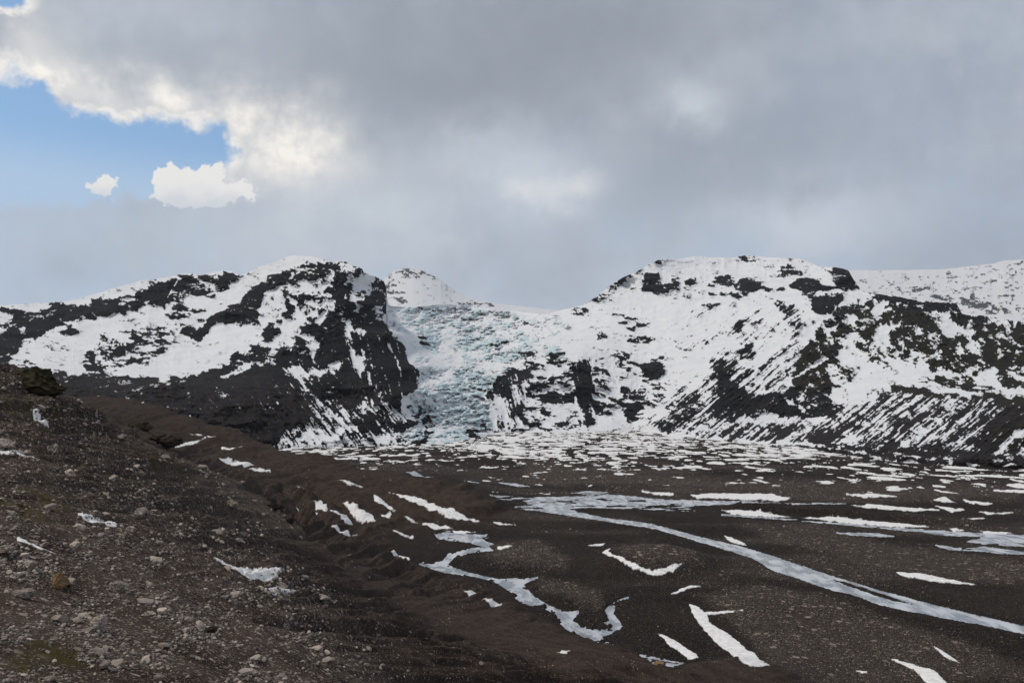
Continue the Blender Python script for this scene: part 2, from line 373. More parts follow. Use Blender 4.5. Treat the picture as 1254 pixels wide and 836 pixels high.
# --- rock step right of the glacier
cover(.40, [(636,434),(631,446),(610,457),(596,487),(602,505),(598,527),(640,524),(700,528),(760,528),(800,500),(790,440),(735,428),(700,436),(666,432)], 2)
for val, poly in [(.85,[(607,462),(624,450),(650,451),(649,462),(628,471),(622,486),(607,481),(598,487),(600,476)]),
                  (.88,[(645,466),(661,466),(677,469),(675,473),(652,483),(643,487),(642,480)]), (.88,[(631,499),(640,490),(652,504),(670,508),(670,515),(666,522),(652,520),(638,510)]),
                  (.03,[(640,498),(656,508),(668,514),(650,511)]), (.72,[(649,490),(663,483),(670,497),(666,503),(652,497)]), (.88,[(675,478),(689,485),(680,492)]),
                  (.92,[(692,481),(705,480),(705,490),(694,492)]), (.6,[(652,446),(677,446),(675,453),(652,453)]), (.55,[(682,462),(705,460),(703,471),(684,469)]),
                  (.62,[(637,436),(645,432),(666,434),(687,443),(688,446),(673,439),(645,443)]), (.04,[(655,455),(698,455),(680,462),(655,462)]), (.05,[(672,495),(700,494),(706,508),(690,513),(674,508)]),
                  (.1,[(606,490),(618,490),(616,515),(604,512)]),
                  (.985,[(701,437),(707,431),(717,437),(726,448),(726,466),(724,494),(719,506),(710,508),(707,490),(705,464),(699,452)]),
                  (.92,[(710,513),(722,504),(726,520),(721,528),(712,522)]), (.55,[(726,448),(738,458),(750,462),(740,474),(744,485),(726,481)]), (.62,[(724,494),(750,494),(750,516),(726,511)]),
                  (.05,[(738,440),(756,442),(760,455),(745,455)]), (.04,[(745,462),(784,455),(788,470),(760,470),(758,490),(745,488)]), (.05,[(752,500),(768,494),(772,515),(748,526),(730,524)]),
                  (.7,[(735,428),(762,430),(774,437),(762,445),(750,438)]), (.94,[(774,435),(800,432),(820,430),(814,445),(810,462),(800,467),(785,458),(787,442)]),
                  (.75,[(760,472),(785,473),(790,478),(770,482),(765,500),(762,490)]), (.86,[(770,492),(784,479),(790,475),(794,487),(799,500),(790,499),(782,500),(772,520),(767,513)])]:
    cover(val, poly, 1.3)
orient(3, [(596,470),(640,450),(640,520),(598,525)], 5); orient(3, [(699,432),(728,432),(728,525),(705,525)], 5)
# --- right mountain
cover(.035, [(700,376),(800,316),(1040,320),(1000,360),(960,400),(880,440),(820,440),(700,440)], 4)
cover(.94, [(789,335),(793,337),(807,332),(812,345),(814,357),(804,358),(789,355)],1); cover(.85, [(814,348),(829,342),(830,352),(815,355)],1); cover(.6,[(836,343),(851,341),(847,348),(839,352)],1)
cover(.42, [(700,378),(747,346),(800,318),(812,325),(790,332),(762,346),(718,384),(700,388)]); cover(.5,[(868,347),(881,340),(900,336),(905,345),(885,350),(871,356)])
cover(.36, [(748,382),(767,384),(782,389),(780,397),(762,402)]); cover(.7,[(766,390),(780,390),(780,396),(764,400)],1); cover(.25, [(762,400),(794,394),(800,417),(764,424)]); cover(.3,[(730,407),(750,399),(743,417),(730,417)])
cover(.3, [(846,377),(864,367),(879,373),(877,384),(847,384)]); cover(1, [(884,410),(886,408),(897,418),(897,427),(884,426)], .7); cover(.55,[(848,416),(855,418),(864,420),(858,430),(848,424)],1)
cover(.4, [(890,320),(910,313),(927,318),(904,323)]); cover(.75, [(952,327),(962,322),(970,327),(982,338),(959,338),(957,332)],1); cover(.15,[(835,314),(880,313),(880,318),(835,320)])
cover(.96, [(1014,335),(1029,328),(1039,331),(1044,340),(1055,356),(1038,354),(1021,344)],1); cover(.7,[(1004,332),(1019,330),(1016,334)],1)
cover(.92, [(964,350),(987,342),(1011,344),(1041,352),(1037,355),(1007,354),(1002,359),(997,365),(977,357),(965,355)],1)
cover(.5, [(900,340),(925,343),(930,350),(945,352),(925,360),(895,362),(880,366),(868,360),(890,350)]); cover(.8,[(922,350),(945,350),(960,355),(930,358),(900,364),(895,358)],1)
cover(.16, [(820,440),(870,390),(960,360),(995,368),(990,400),(975,430),(890,440)], 8)
cover(.78, [(944,372),(954,367),(977,370),(975,377),(967,382),(950,380)],1); cover(.82, [(967,392),(977,387),(985,395),(977,400)],1)
cover(.6, [(913,397),(935,390),(932,399),(915,404)],1); cover(.6,[(900,389),(913,389),(910,407),(897,405)],1)
cover(.98, [(992,363),(1004,361),(1037,362),(1034,368),(1019,377),(1014,385),(997,387),(997,372)],1); cover(.15,[(1009,352),(1034,355),(1037,361),(1019,361),(1006,357)],1)
cover(.87, [(1001,407),(1007,395),(1021,385),(1027,377),(1049,367),(1060,380),(1062,394),(1050,408),(1036,416),(1029,417),(1028,436),(1006,440),(980,428),(1002,416)])
cover(.05, [(1039,386),(1049,386),(1046,406),(1060,425),(1075,440),(1040,455),(1035,430),(1036,418),(1044,405)],1.5); cover(.45,[(1012,402),(1024,402),(1030,415),(1015,415)])
cover(.8, [(893,432),(910,420),(924,425),(918,436),(895,440)])
# streaked scree of the right mountain
cover(.50, [(780,528),(842,483),(884,430),(900,430),(905,540),(851,536),(794,528)], 5); cover(.8, [(794,521),(817,502),(842,484),(859,484),(844,514),(820,527)], 2)
cover(.9, [(869,440),(899,437),(905,460),(902,516),(886,514),(886,487),(877,462)], 2); cover(.35,[(795,470),(840,470),(835,487),(797,487)])
cover(.92, [(880,457),(897,462),(922,480),(944,482),(962,479),(974,472),(967,462),(974,440),(984,425),(1014,430),(1027,438),(1040,455),(1046,466),(1034,470),(1016,476),(1019,493),(1034,500),(1019,509),(960,512),(947,509),(913,509),(880,514)], 1.5)
cover(.38, [(890,455),(922,445),(974,420),(984,426),(967,463),(944,481),(922,479),(897,461)], 3)
cover(.6, [(967,470),(997,479),(997,500),(980,494)], 2); cover(.02, [(962,485),(966,485),(981,499),(990,506),(977,500)],.7); cover(.05,[(964,464),(1017,434),(1018,437),(966,467)],.8); cover(.3,[(1014,442),(1030,446),(1036,462),(1020,470),(1012,455)])
cover(.12, [(1022,446),(1060,440),(1085,450),(1050,474),(1020,480),(1034,470),(1046,466),(1040,455)], 2)
cover(.58, [(880,516),(913,510),(960,513),(1022,510),(1080,478),(1100,490),(1100,548),(997,548),(938,540),(880,537)], 3)
cover(.1, [(905,512),(950,510),(1015,512),(1010,517),(960,521),(930,516)], 2); cover(.98, [(984,537),(1010,527),(1031,530),(1034,536),(1019,541),(997,547)],1); cover(.06,[(1022,546),(1034,537),(1028,528),(1056,536),(1040,542)],1)
# far right arms
cover(.42, [(1061,358),(1171,371),(1201,386),(1254,394),(1394,410),(1394,480),(1254,475),(1180,465),(1120,448),(1060,440),(1056,400)], 2)
for val, poly in [(.95,[(1061,358),(1171,371),(1173,384),(1160,385),(1140,380),(1120,375),(1100,370),(1075,366)]),
                  (.88,[(1095,372),(1120,370),(1152,393),(1140,400),(1115,400),(1110,420),(1090,424),(1093,410),(1105,392),(1085,402),(1073,400),(1080,385)]),
                  (.92,[(1054,385),(1065,380),(1072,395),(1070,420),(1060,418),(1052,410)]), (.95,[(1050,418),(1063,430),(1050,433)]),
                  (.86,[(1135,398),(1158,410),(1170,440),(1190,440),(1185,450),(1150,450),(1130,430),(1118,425),(1125,415)]),
                  (.88,[(1155,418),(1185,410),(1192,420),(1175,420),(1160,425)]), (.88,[(1170,385),(1205,386),(1215,395),(1225,410),(1240,425),(1258,440),(1258,450),(1220,430),(1225,445),(1235,450),(1210,450),(1200,425),(1198,410),(1180,400),(1172,405)]),
                  (.8,[(1220,394),(1262,412),(1290,440),(1254,435),(1230,410)]), (.04,[(1160,395),(1190,402),(1195,420),(1185,410),(1165,412),(1150,400)]), (.05,[(1070,400),(1085,402),(1090,414),(1085,432),(1072,434)]),
                  (.88,[(1119,439),(1144,433),(1190,432),(1201,441),(1180,459),(1162,453),(1144,450)]), (.92,[(1180,464),(1206,450),(1210,453),(1201,464),(1185,469)]), (.85,[(1215,430),(1233,430),(1237,453),(1237,473),(1221,469),(1222,448)]),
                  (.03,[(1145,450),(1180,462),(1178,466),(1147,460)]), (.04,[(1190,462),(1212,455),(1222,468),(1254,478),(1254,482),(1200,472)]), (.08,[(1090,440),(1120,440),(1110,455),(1085,458)]),
                  (.55,[(1108,458),(1169,462),(1205,473),(1242,482),(1394,486),(1394,488),(1206,484),(1180,478),(1151,473),(1129,462)]), (.92,[(1090,473),(1133,475),(1140,482),(1208,485),(1254,486),(1394,488),(1394,494),(1254,491),(1144,491),(1131,482),(1086,478)]),
                  (.56,[(1084,480),(1131,483),(1144,491),(1394,494),(1394,570),(1180,560),(1100,545),(1054,540),(1054,500)]),
                  (.92,[(1222,491),(1394,492),(1394,560),(1224,547),(1206,556),(1180,541),(1206,520)]), (.03,[(1256,522),(1256,530),(1246,538),(1226,552),(1214,556),(1242,530)]),
                  (.82,[(1054,545),(1090,538),(1111,548),(1140,545),(1206,557),(1254,563),(1394,566),(1394,590),(1054,590),(997,550)])]:
    cover(val, poly, 1.3)
orient(1, [(790,380),(1000,370),(1000,430),(960,470),(1020,505),(1100,475),(1254,492),(1394,492),(1394,560),(1200,560),(1050,545),(900,540),(780,530),(860,440)], 8)
orient(4, [(1000,345),(1060,360),(1394,400),(1394,480),(1200,470),(1085,460),(1015,500),(960,500),(990,430)], 6)
paint(scree, 1.0, [(880,515),(1020,512),(1090,475),(1394,480),(1394,590),(1000,590),(800,530)], 4)
paint(moss, 1.0, [(985,430),(1050,370),(1250,400),(1394,470),(1394,492),(1140,492),(1040,460),(1000,480),(965,470)], 8)
paint(moss, .8, [(1200,530),(1254,500),(1254,550),(1225,556)], 5)

def rot(a, sx, sy, k, o=5, g=0.55, warp=5.0):
    c, s_ = math.cos(math.radians(a)), math.sin(math.radians(a))
    warp = 5.0 if k in (0, 12) else 2.2
    qx = gu + fbm(gu / 40, gv / 40, 3, .5, k + 3) * warp; qy = gv + fbm(gu / 40 + 9, gv / 40, 3, .5, k + 5) * warp
    return uniformise(fbm((qx * c + qy * s_) / sx, (-qx * s_ + qy * c) / sy, o, g, k))
NO = [rot(6, 15, 5, 0, 6, .72), rot(-39, 30, 2.5, 3, 5, .68), rot(52, 26, 2.8, 6, 5, .68), rot(72, 26, 3.2, 9, 5, .68), rot(20, 10, 7, 12, 6, .74)]
CL = NO[4]
for q in (1, 2, 3): NO[q] = .68 * NO[q] + .32 * CL
NZ = sum(w * n for w, n in zip(W_ORI, NO)); FN = .5 * uniformise(fbm(gu / 4.2, gv / 3.0, 4, .7, 6)) + .5 * uniformise(fbm(gu / 1.9, gv / 1.5, 3, .7, 1))
NZ = uniformise(NZ * .70 + FN * .38)
rockd = cov - NZ
ICEN = uniformise(0.65 * fbm(gu / 10, gv / 3.6, 5, .6, 2) + 0.35 * fbm(gu / 5 + gv / 6, gv / 3, 4, .6, 8))
iced = ice - ICEN
CRACK = uniformise(fbm(gu / 8 + gv / 30, gv / 2.3, 5, .65, 4, ridge=True))
RELIEF = fbm(gu / 60, gv / 45, 6, .55, 4, ridge=True)
GULLY = sum(w * n for w, n in zip(W_ORI, [NO[0] * .5, NO[1], NO[2], NO[3], NO[4]]))
rock_soft = blur(sstep(-.1, .1, rockd), 3)

def lut(a, u, v):
    x = np.clip((u - U0) * S, 0, a.shape[1] - 1.001); y = np.clip((v - V0) * S, 0, a.shape[0] - 1.001)
    xi = x.astype(int); yi = y.astype(int); fx = x - xi; fy = y - yi
    return (a[yi, xi] * (1 - fx) + a[yi, xi + 1] * fx) * (1 - fy) + (a[yi + 1, xi] * (1 - fx) + a[yi + 1, xi + 1] * fx) * fy

def line(pts, u):
    P = np.asarray(pts, float); return np.interp(u, P[:, 0], P[:, 1])

FOOT = [(-140,545),(345,545.5),(540,543),(575,537.5),(598,532),(640,530),(722,530),(780,527.5),(817,534),(867,538),(900,540),(960,545),(1000,551),(1054,560),(1150,570),(1254,575),(1394,578)]
SKY_L = [(-140,388),(-60,380),(0,374),(30,372),(60,370),(80,369),(100,365),(125,357),(150,350),(170,344),(200,340),(226,335),(240,336),(246,337),(262,333),(272,331),(283,332),(296,338),(305,332),(320,326),(340,320),(352,314),(360,312.5),(381,313.5),(392,316),(408,321),(421,319),(431,325),(443,328),(445,333),(454,338),(460,338.5),(470,344),(473,352),(475,373),(480,375),(494,375.6),(510,376),(540,373),(575,373),(590,377),(615,380),(625,379),(640,382),(655,384),(668,384),(680,381),(700,377),(715,373),(738,358),(747,350),(762,340),(780,332),(794,325),(807,317.6),(830,316.7),(844,315),(859,313.4),(872,315.4),(900,315),(910,312.6),(935,314),(977,316.7),(994,321.8),(1002,326),(1017,326.8),(1029,328.5),(1039,331),(1044,340),(1054,355),(1061,358),(1094,362),(1121,367),(1141,369.5),(1171,371),(1174,376),(1178,384),(1188,386),(1201,386),(1221,390),(1254,393.7),(1394,410)]
DEPTH = [(-140,388,2500),(0,374,2600),(100,366,2650),(226,336,2700),(283,333,2700),(360,313,2450),(443,329,2250),(460,373,2150),(480,408,1950),(500,450,1700),(508,480,1500),(480,376,3400),(496,400,2900),(510,430,2500),(520,460,2050),
         (575,374,4000),(640,383,3900),(560,430,2800),(560,500,1750),(530,520,1500),(600,440,2700),(590,480,2050),(650,435,2450),(640,470,2150),(640,515,1900),(710,434,2380),(713,500,2050),(760,500,2100),(800,430,2550),(800,475,2250),(680,400,3200),(700,378,3400),(760,380,3100),(800,320,3350),(860,314,3450),(860,400,2700),(930,315,3350),(1000,327,3100),
         (1029,330,2750),(1000,385,2200),(1054,356,2650),(1171,372,2300),(1254,394,2100),(1394,410,2000),(1180,440,1650),(1180,463,1500),(1140,478,1300),(1144,490,1150),(1254,489,1050),(1394,492,1000),(1100,520,1050),(960,512,1600),(900,460,2000),(960,440,2000),(1050,450,1750),(850,500,1800),
         (-140,449,1500),(30,450,1500),(200,465,1420),(200,459,1650),(30,443,1750),(-140,443,1750),(100,430,1950),(100,395,2300),(250,400,2250),(300,470,1420),(300,430,1900),(250,448,1750),(390,440,1750),(390,390,2000),(420,490,1450),(380,500,1350)]
for u_ in (-140,-20,100,220,345,440,540,575,598,640,722,780,817,867,900,960,1000,1054,1150,1254,1394):
    v_ = float(line(FOOT, u_)); DEPTH.append((u_, v_, H * 978.5 / (v_ - HOR)))

def sheet(u, foot, sky, rows, jag=1.0):
    vs = line(sky, u) + jag * fbm(u / 9, u * 0 + 3, 4, .6, 7); vb = line(foot, u)
    t = np.linspace(0, 1, rows)[:, None]
    return np.broadcast_to(u, (rows, len(u))).copy(), vb + (vs - vb) * t

ucols = np.arange(-138, 1392, 0.8)
UU, VV = sheet(ucols, FOOT, SKY_L, 330)
DQ = np.asarray(DEPTH)
DU, DV = np.meshgrid(np.arange(U0, U1 + 8, 8), np.arange(V0, V1 + 4, 4))
Dc = rbf(np.c_[DQ[:, 0], DQ[:, 1] * 2.2], np.log(DQ[:, 2]), DU.astype(float), DV * 2.2)
YY = np.exp(bspline(Dc, (UU - U0) / 8, (VV - V0) / 4))
rsoft = lut(rock_soft, UU, VV); rel = lut(RELIEF, UU, VV); gul = lut(GULLY, UU, VV); rd = lut(rockd, UU, VV); idn = lut(iced, UU, VV); icn = lut(ICEN, UU, VV); icw = lut(ice, UU, VV)
fade = sstep(0, 6, line(FOOT, UU) - VV)
k = YY / 2000.0
YY = YY - fade * k * (rsoft * 22 + rel * 60 * (0.5 + 0.5 * rsoft) + (gul - .5) * (4 + 24 * rsoft) + sstep(.15, .5, icw) * (0.5 - icn) * 60)
glac_poly = [(474,366),(464,376),(474,402),(492,422),(506,448),(509,474),(499,488),(494,508),(484,528),(482,560),(598,560),(598,525),(602,505),(596,487),(610,457),(631,446),(650,440),(690,446),(698,432),(700,400),(706,366)]
g_sd = poly_sd(UU, VV, glac_poly)
at = {'crack': lut(CRACK, UU, VV), 'rock': rd, 'ice': np.where(g_sd > -3, idn, -1.0), 'moss': lut(moss, UU, VV), 'scree': lut(scree, UU, VV)}
X_, Y_, Z_ = world_at(UU, VV, YY)
# the hidden far side of the ridge and the buried foot close the body of the mountain
def close_body(X, Y, Z, at, n=10, run=140.0, bury=True):
    XB, YB, ZB = [X], [Y], [Z]
    for i in range(1, n + 1):
        s = i / n; yb = Y[-1] + run * i * max(1.0, float(Y.mean()) / 6000); XB.append((X[-1] / Y[-1] * yb)[None]); YB.append(yb[None]); ZB.append((Z[-1] * (1 - s) ** 1.3 - 12 * s)[None])
    if bury:
        XB.insert(0, X[:1]); YB.insert(0, Y[:1]); ZB.insert(0, Z[:1] - 14)
    A = {q: np.concatenate(([a[:1]] if bury else []) + [a] + [a[-1:]] * n) for q, a in at.items()}
    return np.concatenate(XB), np.concatenate(YB), np.concatenate(ZB), A
XC, YC, ZC, AC = close_body(X_, Y_, Z_, at)
gs = np.concatenate([g_sd[:1], g_sd] + [g_sd[-1:]] * 10)
ucl = np.concatenate([UU[:1], UU] + [UU[-1:]] * 10)
fg = gs[:-1, :-1] > 0; fl = (~fg) & (ucl[:-1, :-1] < 560); fr = (~fg) & (ucl[:-1, :-1] >= 560)
o = grid_mesh('mountain', XC, YC, ZC, fl, AC, M_MOUNT)
tag(o, 'dark cliffed mountain with a rounded snowy summit, left of the glacier', 'mountain', kind='structure')
o = grid_mesh('glacier', XC, YC, ZC, fg, AC, M_MOUNT)
tag(o, 'glacier tongue of white snow and grey-blue broken ice falling between two mountains', 'glacier', kind='structure')
o = grid_mesh('mountain', XC, YC, ZC, fr, AC, M_MOUNT)
tag(o, 'broad snowy mountain with streaked dark scree slopes, right of the glacier', 'mountain', kind='structure')

# --- peak behind the glacier and snow plateau on the right, both far away
def far_sheet(name, u0, u1, du, foot, sky, rows, y_foot, y_sky, covers, label, amp=1.0, hump=None):
    u = np.arange(u0, u1, du); U, V = sheet(u, foot, sky, rows, 0.5)
    t = np.linspace(0, 1, rows)[:, None]
    Y = y_foot + (y_sky - y_foot) * t ** 1.3 * np.ones_like(U)
    if hump: Y = Y + hump(U, V)
    pu_, pv_ = U + fbm(U / 14, V / 14, 4, .6, 1) * 6, V + fbm(U / 14 + 7, V / 14, 4, .6, 2) * 4
    c = np.full(U.shape, 0.02)
    for val, poly, soft in covers:
        w = sstep(-soft, soft, poly_sd(pu_, pv_, poly)); c = c * (1 - w) + val * w
    n = uniformise(fbm(U / 7, V / 3.2, 5, .72, 6))
    r = c - n; rs = sstep(-.1, .1, r)
    Y = Y - rs * .003 * Y - fbm(U / 40, V / 20, 5, .5, 3, ridge=False) * .006 * Y
    A = {'crack': np.zeros(U.shape), 'rock': r, 'ice': np.full(U.shape, -1.0), 'moss': np.zeros(U.shape), 'scree': np.zeros(U.shape)}
    X, Y, Z = world_at(U, V, Y)
    X, Y, Z, A = close_body(X, Y, Z, A, 8, 260.0)
    o = grid_mesh(name, X, Y, Z, None, A, M_MOUNT)
    return tag(o, label, 'mountain', kind='structure')
far_sheet('mountain', 400, 790, 0.8, [(400,420),(790,420)], [(400,372),(440,356),(465,346),(475,338),(484,330.6),(495,328),(506,327.6),(517,331),(528,336),(540,343),(553,353),(570,362),(590,368),(620,373),(660,377),(720,384),(790,396)], 110, 15000, 23000,
          [(.28,[(474,338),(485,331),(500,328),(520,333),(541,342),(540,347),(520,341),(500,345),(496,355),(500,372),(488,372),(480,360),(473,350)],2), (.45,[(472,346),(480,350),(490,360),(498,368),(492,373),(470,352)],1.5),(.4,[(560,369),(600,371),(605,375),(560,374)],1.5)], 'snowy peak half lost in haze behind the top of the glacier')
far_sheet('mountain', 960, 1394, 0.8, [(960,420),(1394,430)], [(960,345),(1000,334),(1042,331),(1100,330.5),(1160,329.5),(1180,326.5),(1195,325),(1215,323),(1230,319),(1254,317.5),(1394,309)], 120, 14000, 20000,
          [(.0,[(1150,300),(1394,300),(1394,420),(1150,420)],5),(.16,[(1050,345),(1254,325),(1394,325),(1394,400),(1100,372)],8),(.75,[(1116,352),(1130,352),(1136,355),(1118,358)],1.5),(.7,[(1134,362),(1160,363),(1170,367),(1140,367)],1.5),(.85,[(1176,364),(1190,366),(1220,371),(1204,376),(1186,377),(1178,372)],1.5),(.7,[(1200,374),(1215,374),(1240,382),(1218,384),(1202,380)],1.5),
           (.7,[(1205,340),(1218,341),(1220,348),(1210,345)],1.5),(.5,[(1185,333),(1200,336),(1196,339),(1184,337)],1.5),(.6,[(1218,388),(1260,396),(1394,400),(1394,412),(1220,395)],2),(.4,[(1230,320),(1254,320),(1254,324),(1232,324)],1.5)], 'pale snow plateau fading into haze beyond the right mountain', 1.0)
# ================================================================== GROUND
def P0(u, v):                                  # depth of the river plain under a line of sight
    return H * 978.5 / (v - HOR)
CTRL = [(0,836,14),(150,836,17),(300,836,22),(450,836,32),(627,836,55),(740,836,75),(860,832,110),(884,806,150),(943,818,150),(976,834,152),
        (0,760,18),(150,760,23),(300,760,31),(450,760,55),(593,803,95),(680,807,105),(0,700,22),(150,700,30),(300,700,50),(400,710,90),
        (0,640,30),(150,640,43),(300,655,78),(0,580,42),(150,590,62),(280,620,105),(0,520,60),(100,540,76),(200,565,102),
        (0,450,85),(50,468,86),(100,494,90),(130,515,94),(161,535,100),(208,554,110),(260,577,124),(308,596,142),(331,618,160),
        (0,485,130),(100,520,140),(200,572,160),(280,600,190),(340,610,250),(350,640,215),(420,690,170),(480,730,150),(560,770,125),
        (0,490,300),(100,510,300),(200,545,330),(0,492,500),(0,480,750),(130,490,750),(160,492,745),(200,500,720),(240,516,700),(290,528,680),(340,550,640),(381,556,600),(402,561,580),(423,571,560),(443,580,530),(493,592,490),(526,598,460),(574,608,430),(591,619,400),
        (150,520,520),(230,543,560),(250,560,500),(285,547,600),(290,567,480),(340,580,470),(320,590,380),(400,600,440),(400,640,310),(450,630,370),(520,640,365),(440,660,290),(461,673,270),(516,704,228),(593,747,185),(680,767,163),(760,797,140),(840,814,146),(480,620,410),
        (-150,836,11),(-150,700,17),(-150,560,40),(-150,430,90),(-150,470,160),(-150,480,500),(-150,470,780),(-400,836,9),(-400,600,25),(-400,380,100),(-400,440,300),(-400,470,900)]
pts, vals = [], []
for u_, v_, Y_0 in CTRL:
    x_, y_, z_ = world_at(u_, v_, Y_0); pts.append((x_ / y_, math.log(Y_0) * .5)); vals.append(float(z_) / (float(y_) + 20))
def zero(u_, Y_0):
    pts.append(((u_ - CX) / 978.5, math.log(Y_0) * .5)); vals.append(0.0)
for u_, v_ in [(500,687),(560,692),(545,654),(600,662),(610,712),(640,720),(665,738),(700,768),(755,783),(825,808),(575,652),(610,640),(640,650),(650,690),(720,730),(790,780),(860,790),(900,790)]: zero(u_, P0(u_, v_))
for u_ in range(620, 1700, 110):
    for Y_0 in (300, 480, 800, 1400, 2600): zero(u_, Y_0)
for u_ in range(700, 1700, 100):
    zero(u_, 225)
for u_ in range(1000, 1700, 100): zero(u_, 160); zero(u_, 110)
for u_ in range(-400, 600, 100):
    for Y_0 in (1000, 1500, 2600): zero(u_, Y_0)
for u_ in (400, 500): zero(u_, 700)
for u_ in (1000, 1300, 1700): pts.append(((u_ - CX) / 978.5, math.log(45) * .5)); vals.append(.10)
for u_ in (-400, 0, 300, 627, 900, 1200, 1600):
    for Y_0, v_ in ((3.5, 1150), (7, 950), (11, 860)):
        if u_ > 300 or Y_0 < 8: pts.append(((u_ - CX) / 978.5, math.log(Y_0) * .5)); vals.append((H - Y_0 * (v_ - HOR) / 978.5) / (Y_0 + 20))
pts = np.asarray(pts); vals = np.asarray(vals)

acols = np.concatenate([np.linspace(-1.25, -.70, 60, endpoint=False), np.arange(-.70, .70, 1.22 / 978.5), np.linspace(.70, 1.3, 50)])
LN = [math.log(3.5), math.log(14), math.log(60), math.log(3600)]
lrows = np.concatenate([np.linspace(LN[0], LN[1], 90, endpoint=False), np.arange(LN[1], LN[2], .0042), np.arange(LN[2], LN[3], .0050)])
AA, LL = np.meshgrid(acols, lrows)
ca, cl = np.meshgrid(np.linspace(-1.3, 1.35, 300), np.linspace(LN[0] - .05, LN[3] + .05, 330))
wc = rbf(pts, vals, ca, cl * .5, 0.002)
def coarse(a, l):
    return bspline(wc, (a + 1.3) / 2.65 * 299, (l - LN[0] + .05) / (LN[3] - LN[0] + .1) * 329)
W = coarse(AA, LL)
GY = np.exp(LL); GX = AA * GY
BASE = np.minimum(W * (GY + 20), H - .34 * GY * sstep(16, 9, GY) - 1.2 * sstep(12, 6, GY) + 60 * sstep(9, 20, GY))
PU, PV = project(GX, GY, BASE)
hillness = sstep(1.0, 5.0, BASE)

WATER = {
 'main': [[(580,605),(607,605),(648,609),(669,607.5),(688,608),(710,605),(732,603.7),(753,605),(780,608),(813,611),(851,612),(905,613),(985,614),(1036,616),(985,616.5),(903,616.5),(851,618),(843,625.4),(813,624.6),(786,622),(756,621.5),(716,621),(697,622),(710,627),(743,633.5),(797,640.5),(855,656),(910,669),(946,680),(1005,700),(1034,709),(1078,722),(1144,740),(1256,766),(1420,806),(1420,816),(1256,775),(1203,764),(1130,750),(1071,739),(1020,722),(983,709),(946,697),(921,682),(873,667),(836,656),(800,646),(740,637),(688,629),(664,625),(629,621.5),(612,620),(634,618.5),(650,617),(640,612.5),(588,609)]],
 'right': [[(884,628.5),(942,632.5),(985,636),(1069,642.5),(1114,646),(1168,650),(1256,654.6),(1420,660),(1420,672),(1256,664.5),(1182,661.6),(1205,658.5),(1140,652.5),(1069,645),(985,637.6),(942,634),(884,630)],
           [(1145,666),(1182,671),(1205,668.5),(1256,675),(1256,678),(1225,676.5),(1196,673.5),(1171,673),(1150,669)], [(1024,651),(1070,652),(1103,656.5),(1070,656),(1030,653)],[(1182,662),(1220,661),(1256,666),(1256,668.5),(1215,666)]],
 'lower': [[(531,654),(545,651),(575,653),(597,654),(589,659),(604,665),(597,668),(604,673),(575,676),(556,682),(549,691),(575,700.6),(611,708),(659,706),(648,711),(641,715),(655,730),(670,739),(692,748),(710,746),(707,752),(699,759),(721,768),(740,770),(751,768),(740,761),(747,759),(741,746),(747,739),(769,729),(771,730.5),(754,739),(751,750),(762,765),(758,770),(736,779),(751,788.6),(729,785),(699,774),(685,761),(681,750),(663,743),(637,737),(626,724),(604,710),(575,704),(545,700.6),(520,693),(509,687),(527,688.5),(542,686),(549,677),(575,671),(593,669),(575,663),(538,660)],
           [(783,800),(800,803),(837,811),(822,815),(800,809)]],
 'upper': [[(610,590),(634,591.5),(653,595.6),(634,596.4)], [(580,596),(640,597),(700,599),(640,600),(580,599)], [(497,577),(508,576),(517,582),(550,585.5),(600,592),(550,588),(510,585)], [(700,603),(720,600),(745,602),(735,604)]]}
ISLES = [[(1016,707.6),(1034,710.5),(1078,725),(1118,738.5),(1093,735),(1038,717)], [(783,618.6),(824,616.5),(838,618.6),(824,620.5),(791,620.5)], [(676,613),(700,612.5),(705,614),(685,615)], [(735,611),(750,611),(752,613),(740,613)],
         [(700,757),(715,760),(725,765),(712,766)], [(1170,655.5),(1215,657.5),(1200,659),(1180,658)]]
def visible(V, mask_eps=0.6):
    run = np.minimum.accumulate(V, axis=0)
    return V <= run + mask_eps
VIS = visible(PV)
jag2 = fbm(PU / 2.4 + 7, PV / 1.3, 3, .6, 10) * .75
jag = fbm(PU / 7, PV / 3.2, 4, .6, 3) * 1.5
def sd_many(polys, minus=()):
    out = np.full(PU.shape, -9.0)
    allp = np.concatenate([np.asarray(p) for p in polys]); x0, y0 = allp.min(0) - 10; x1, y1 = allp.max(0) + 10
    sel = (PU > x0) & (PU < x1) & (PV > y0) & (PV < y1) & VIS
    u_, v_, j_ = PU[sel], PV[sel], jag[sel]
    s = np.full(u_.shape, -9.0)
    for p in polys: s = np.maximum(s, poly_sd(u_, v_, p))
    for p in minus: s = np.minimum(s, -poly_sd(u_, v_, p))
    out[sel] = s + j_ * .6 + jag2[sel]
    return out
wsd = {q: sd_many(p, ISLES if q in ('main', 'lower', 'right') else ()) for q, p in WATER.items()}
bars = fbm(PU / 55, PV / 2.6, 4, .6, 12) + .5 * fbm(PU / 16, PV / 1.6, 3, .6, 3)
wsd['main'] = wsd['main'] - np.clip(bars - .12, 0, 1) * 16 * sstep(628, 620, PV)
wsd['right'] = wsd['right'] - np.clip(bars - .25, 0, 1) * 9
wsd['lower'] = wsd['lower'] - np.clip(fbm(PU / 9, PV / 4, 4, .6, 5) - .22, 0, 1) * 12
wall = np.maximum.reduce(list(wsd.values()))
nearw = sstep(-7, 0, wall)

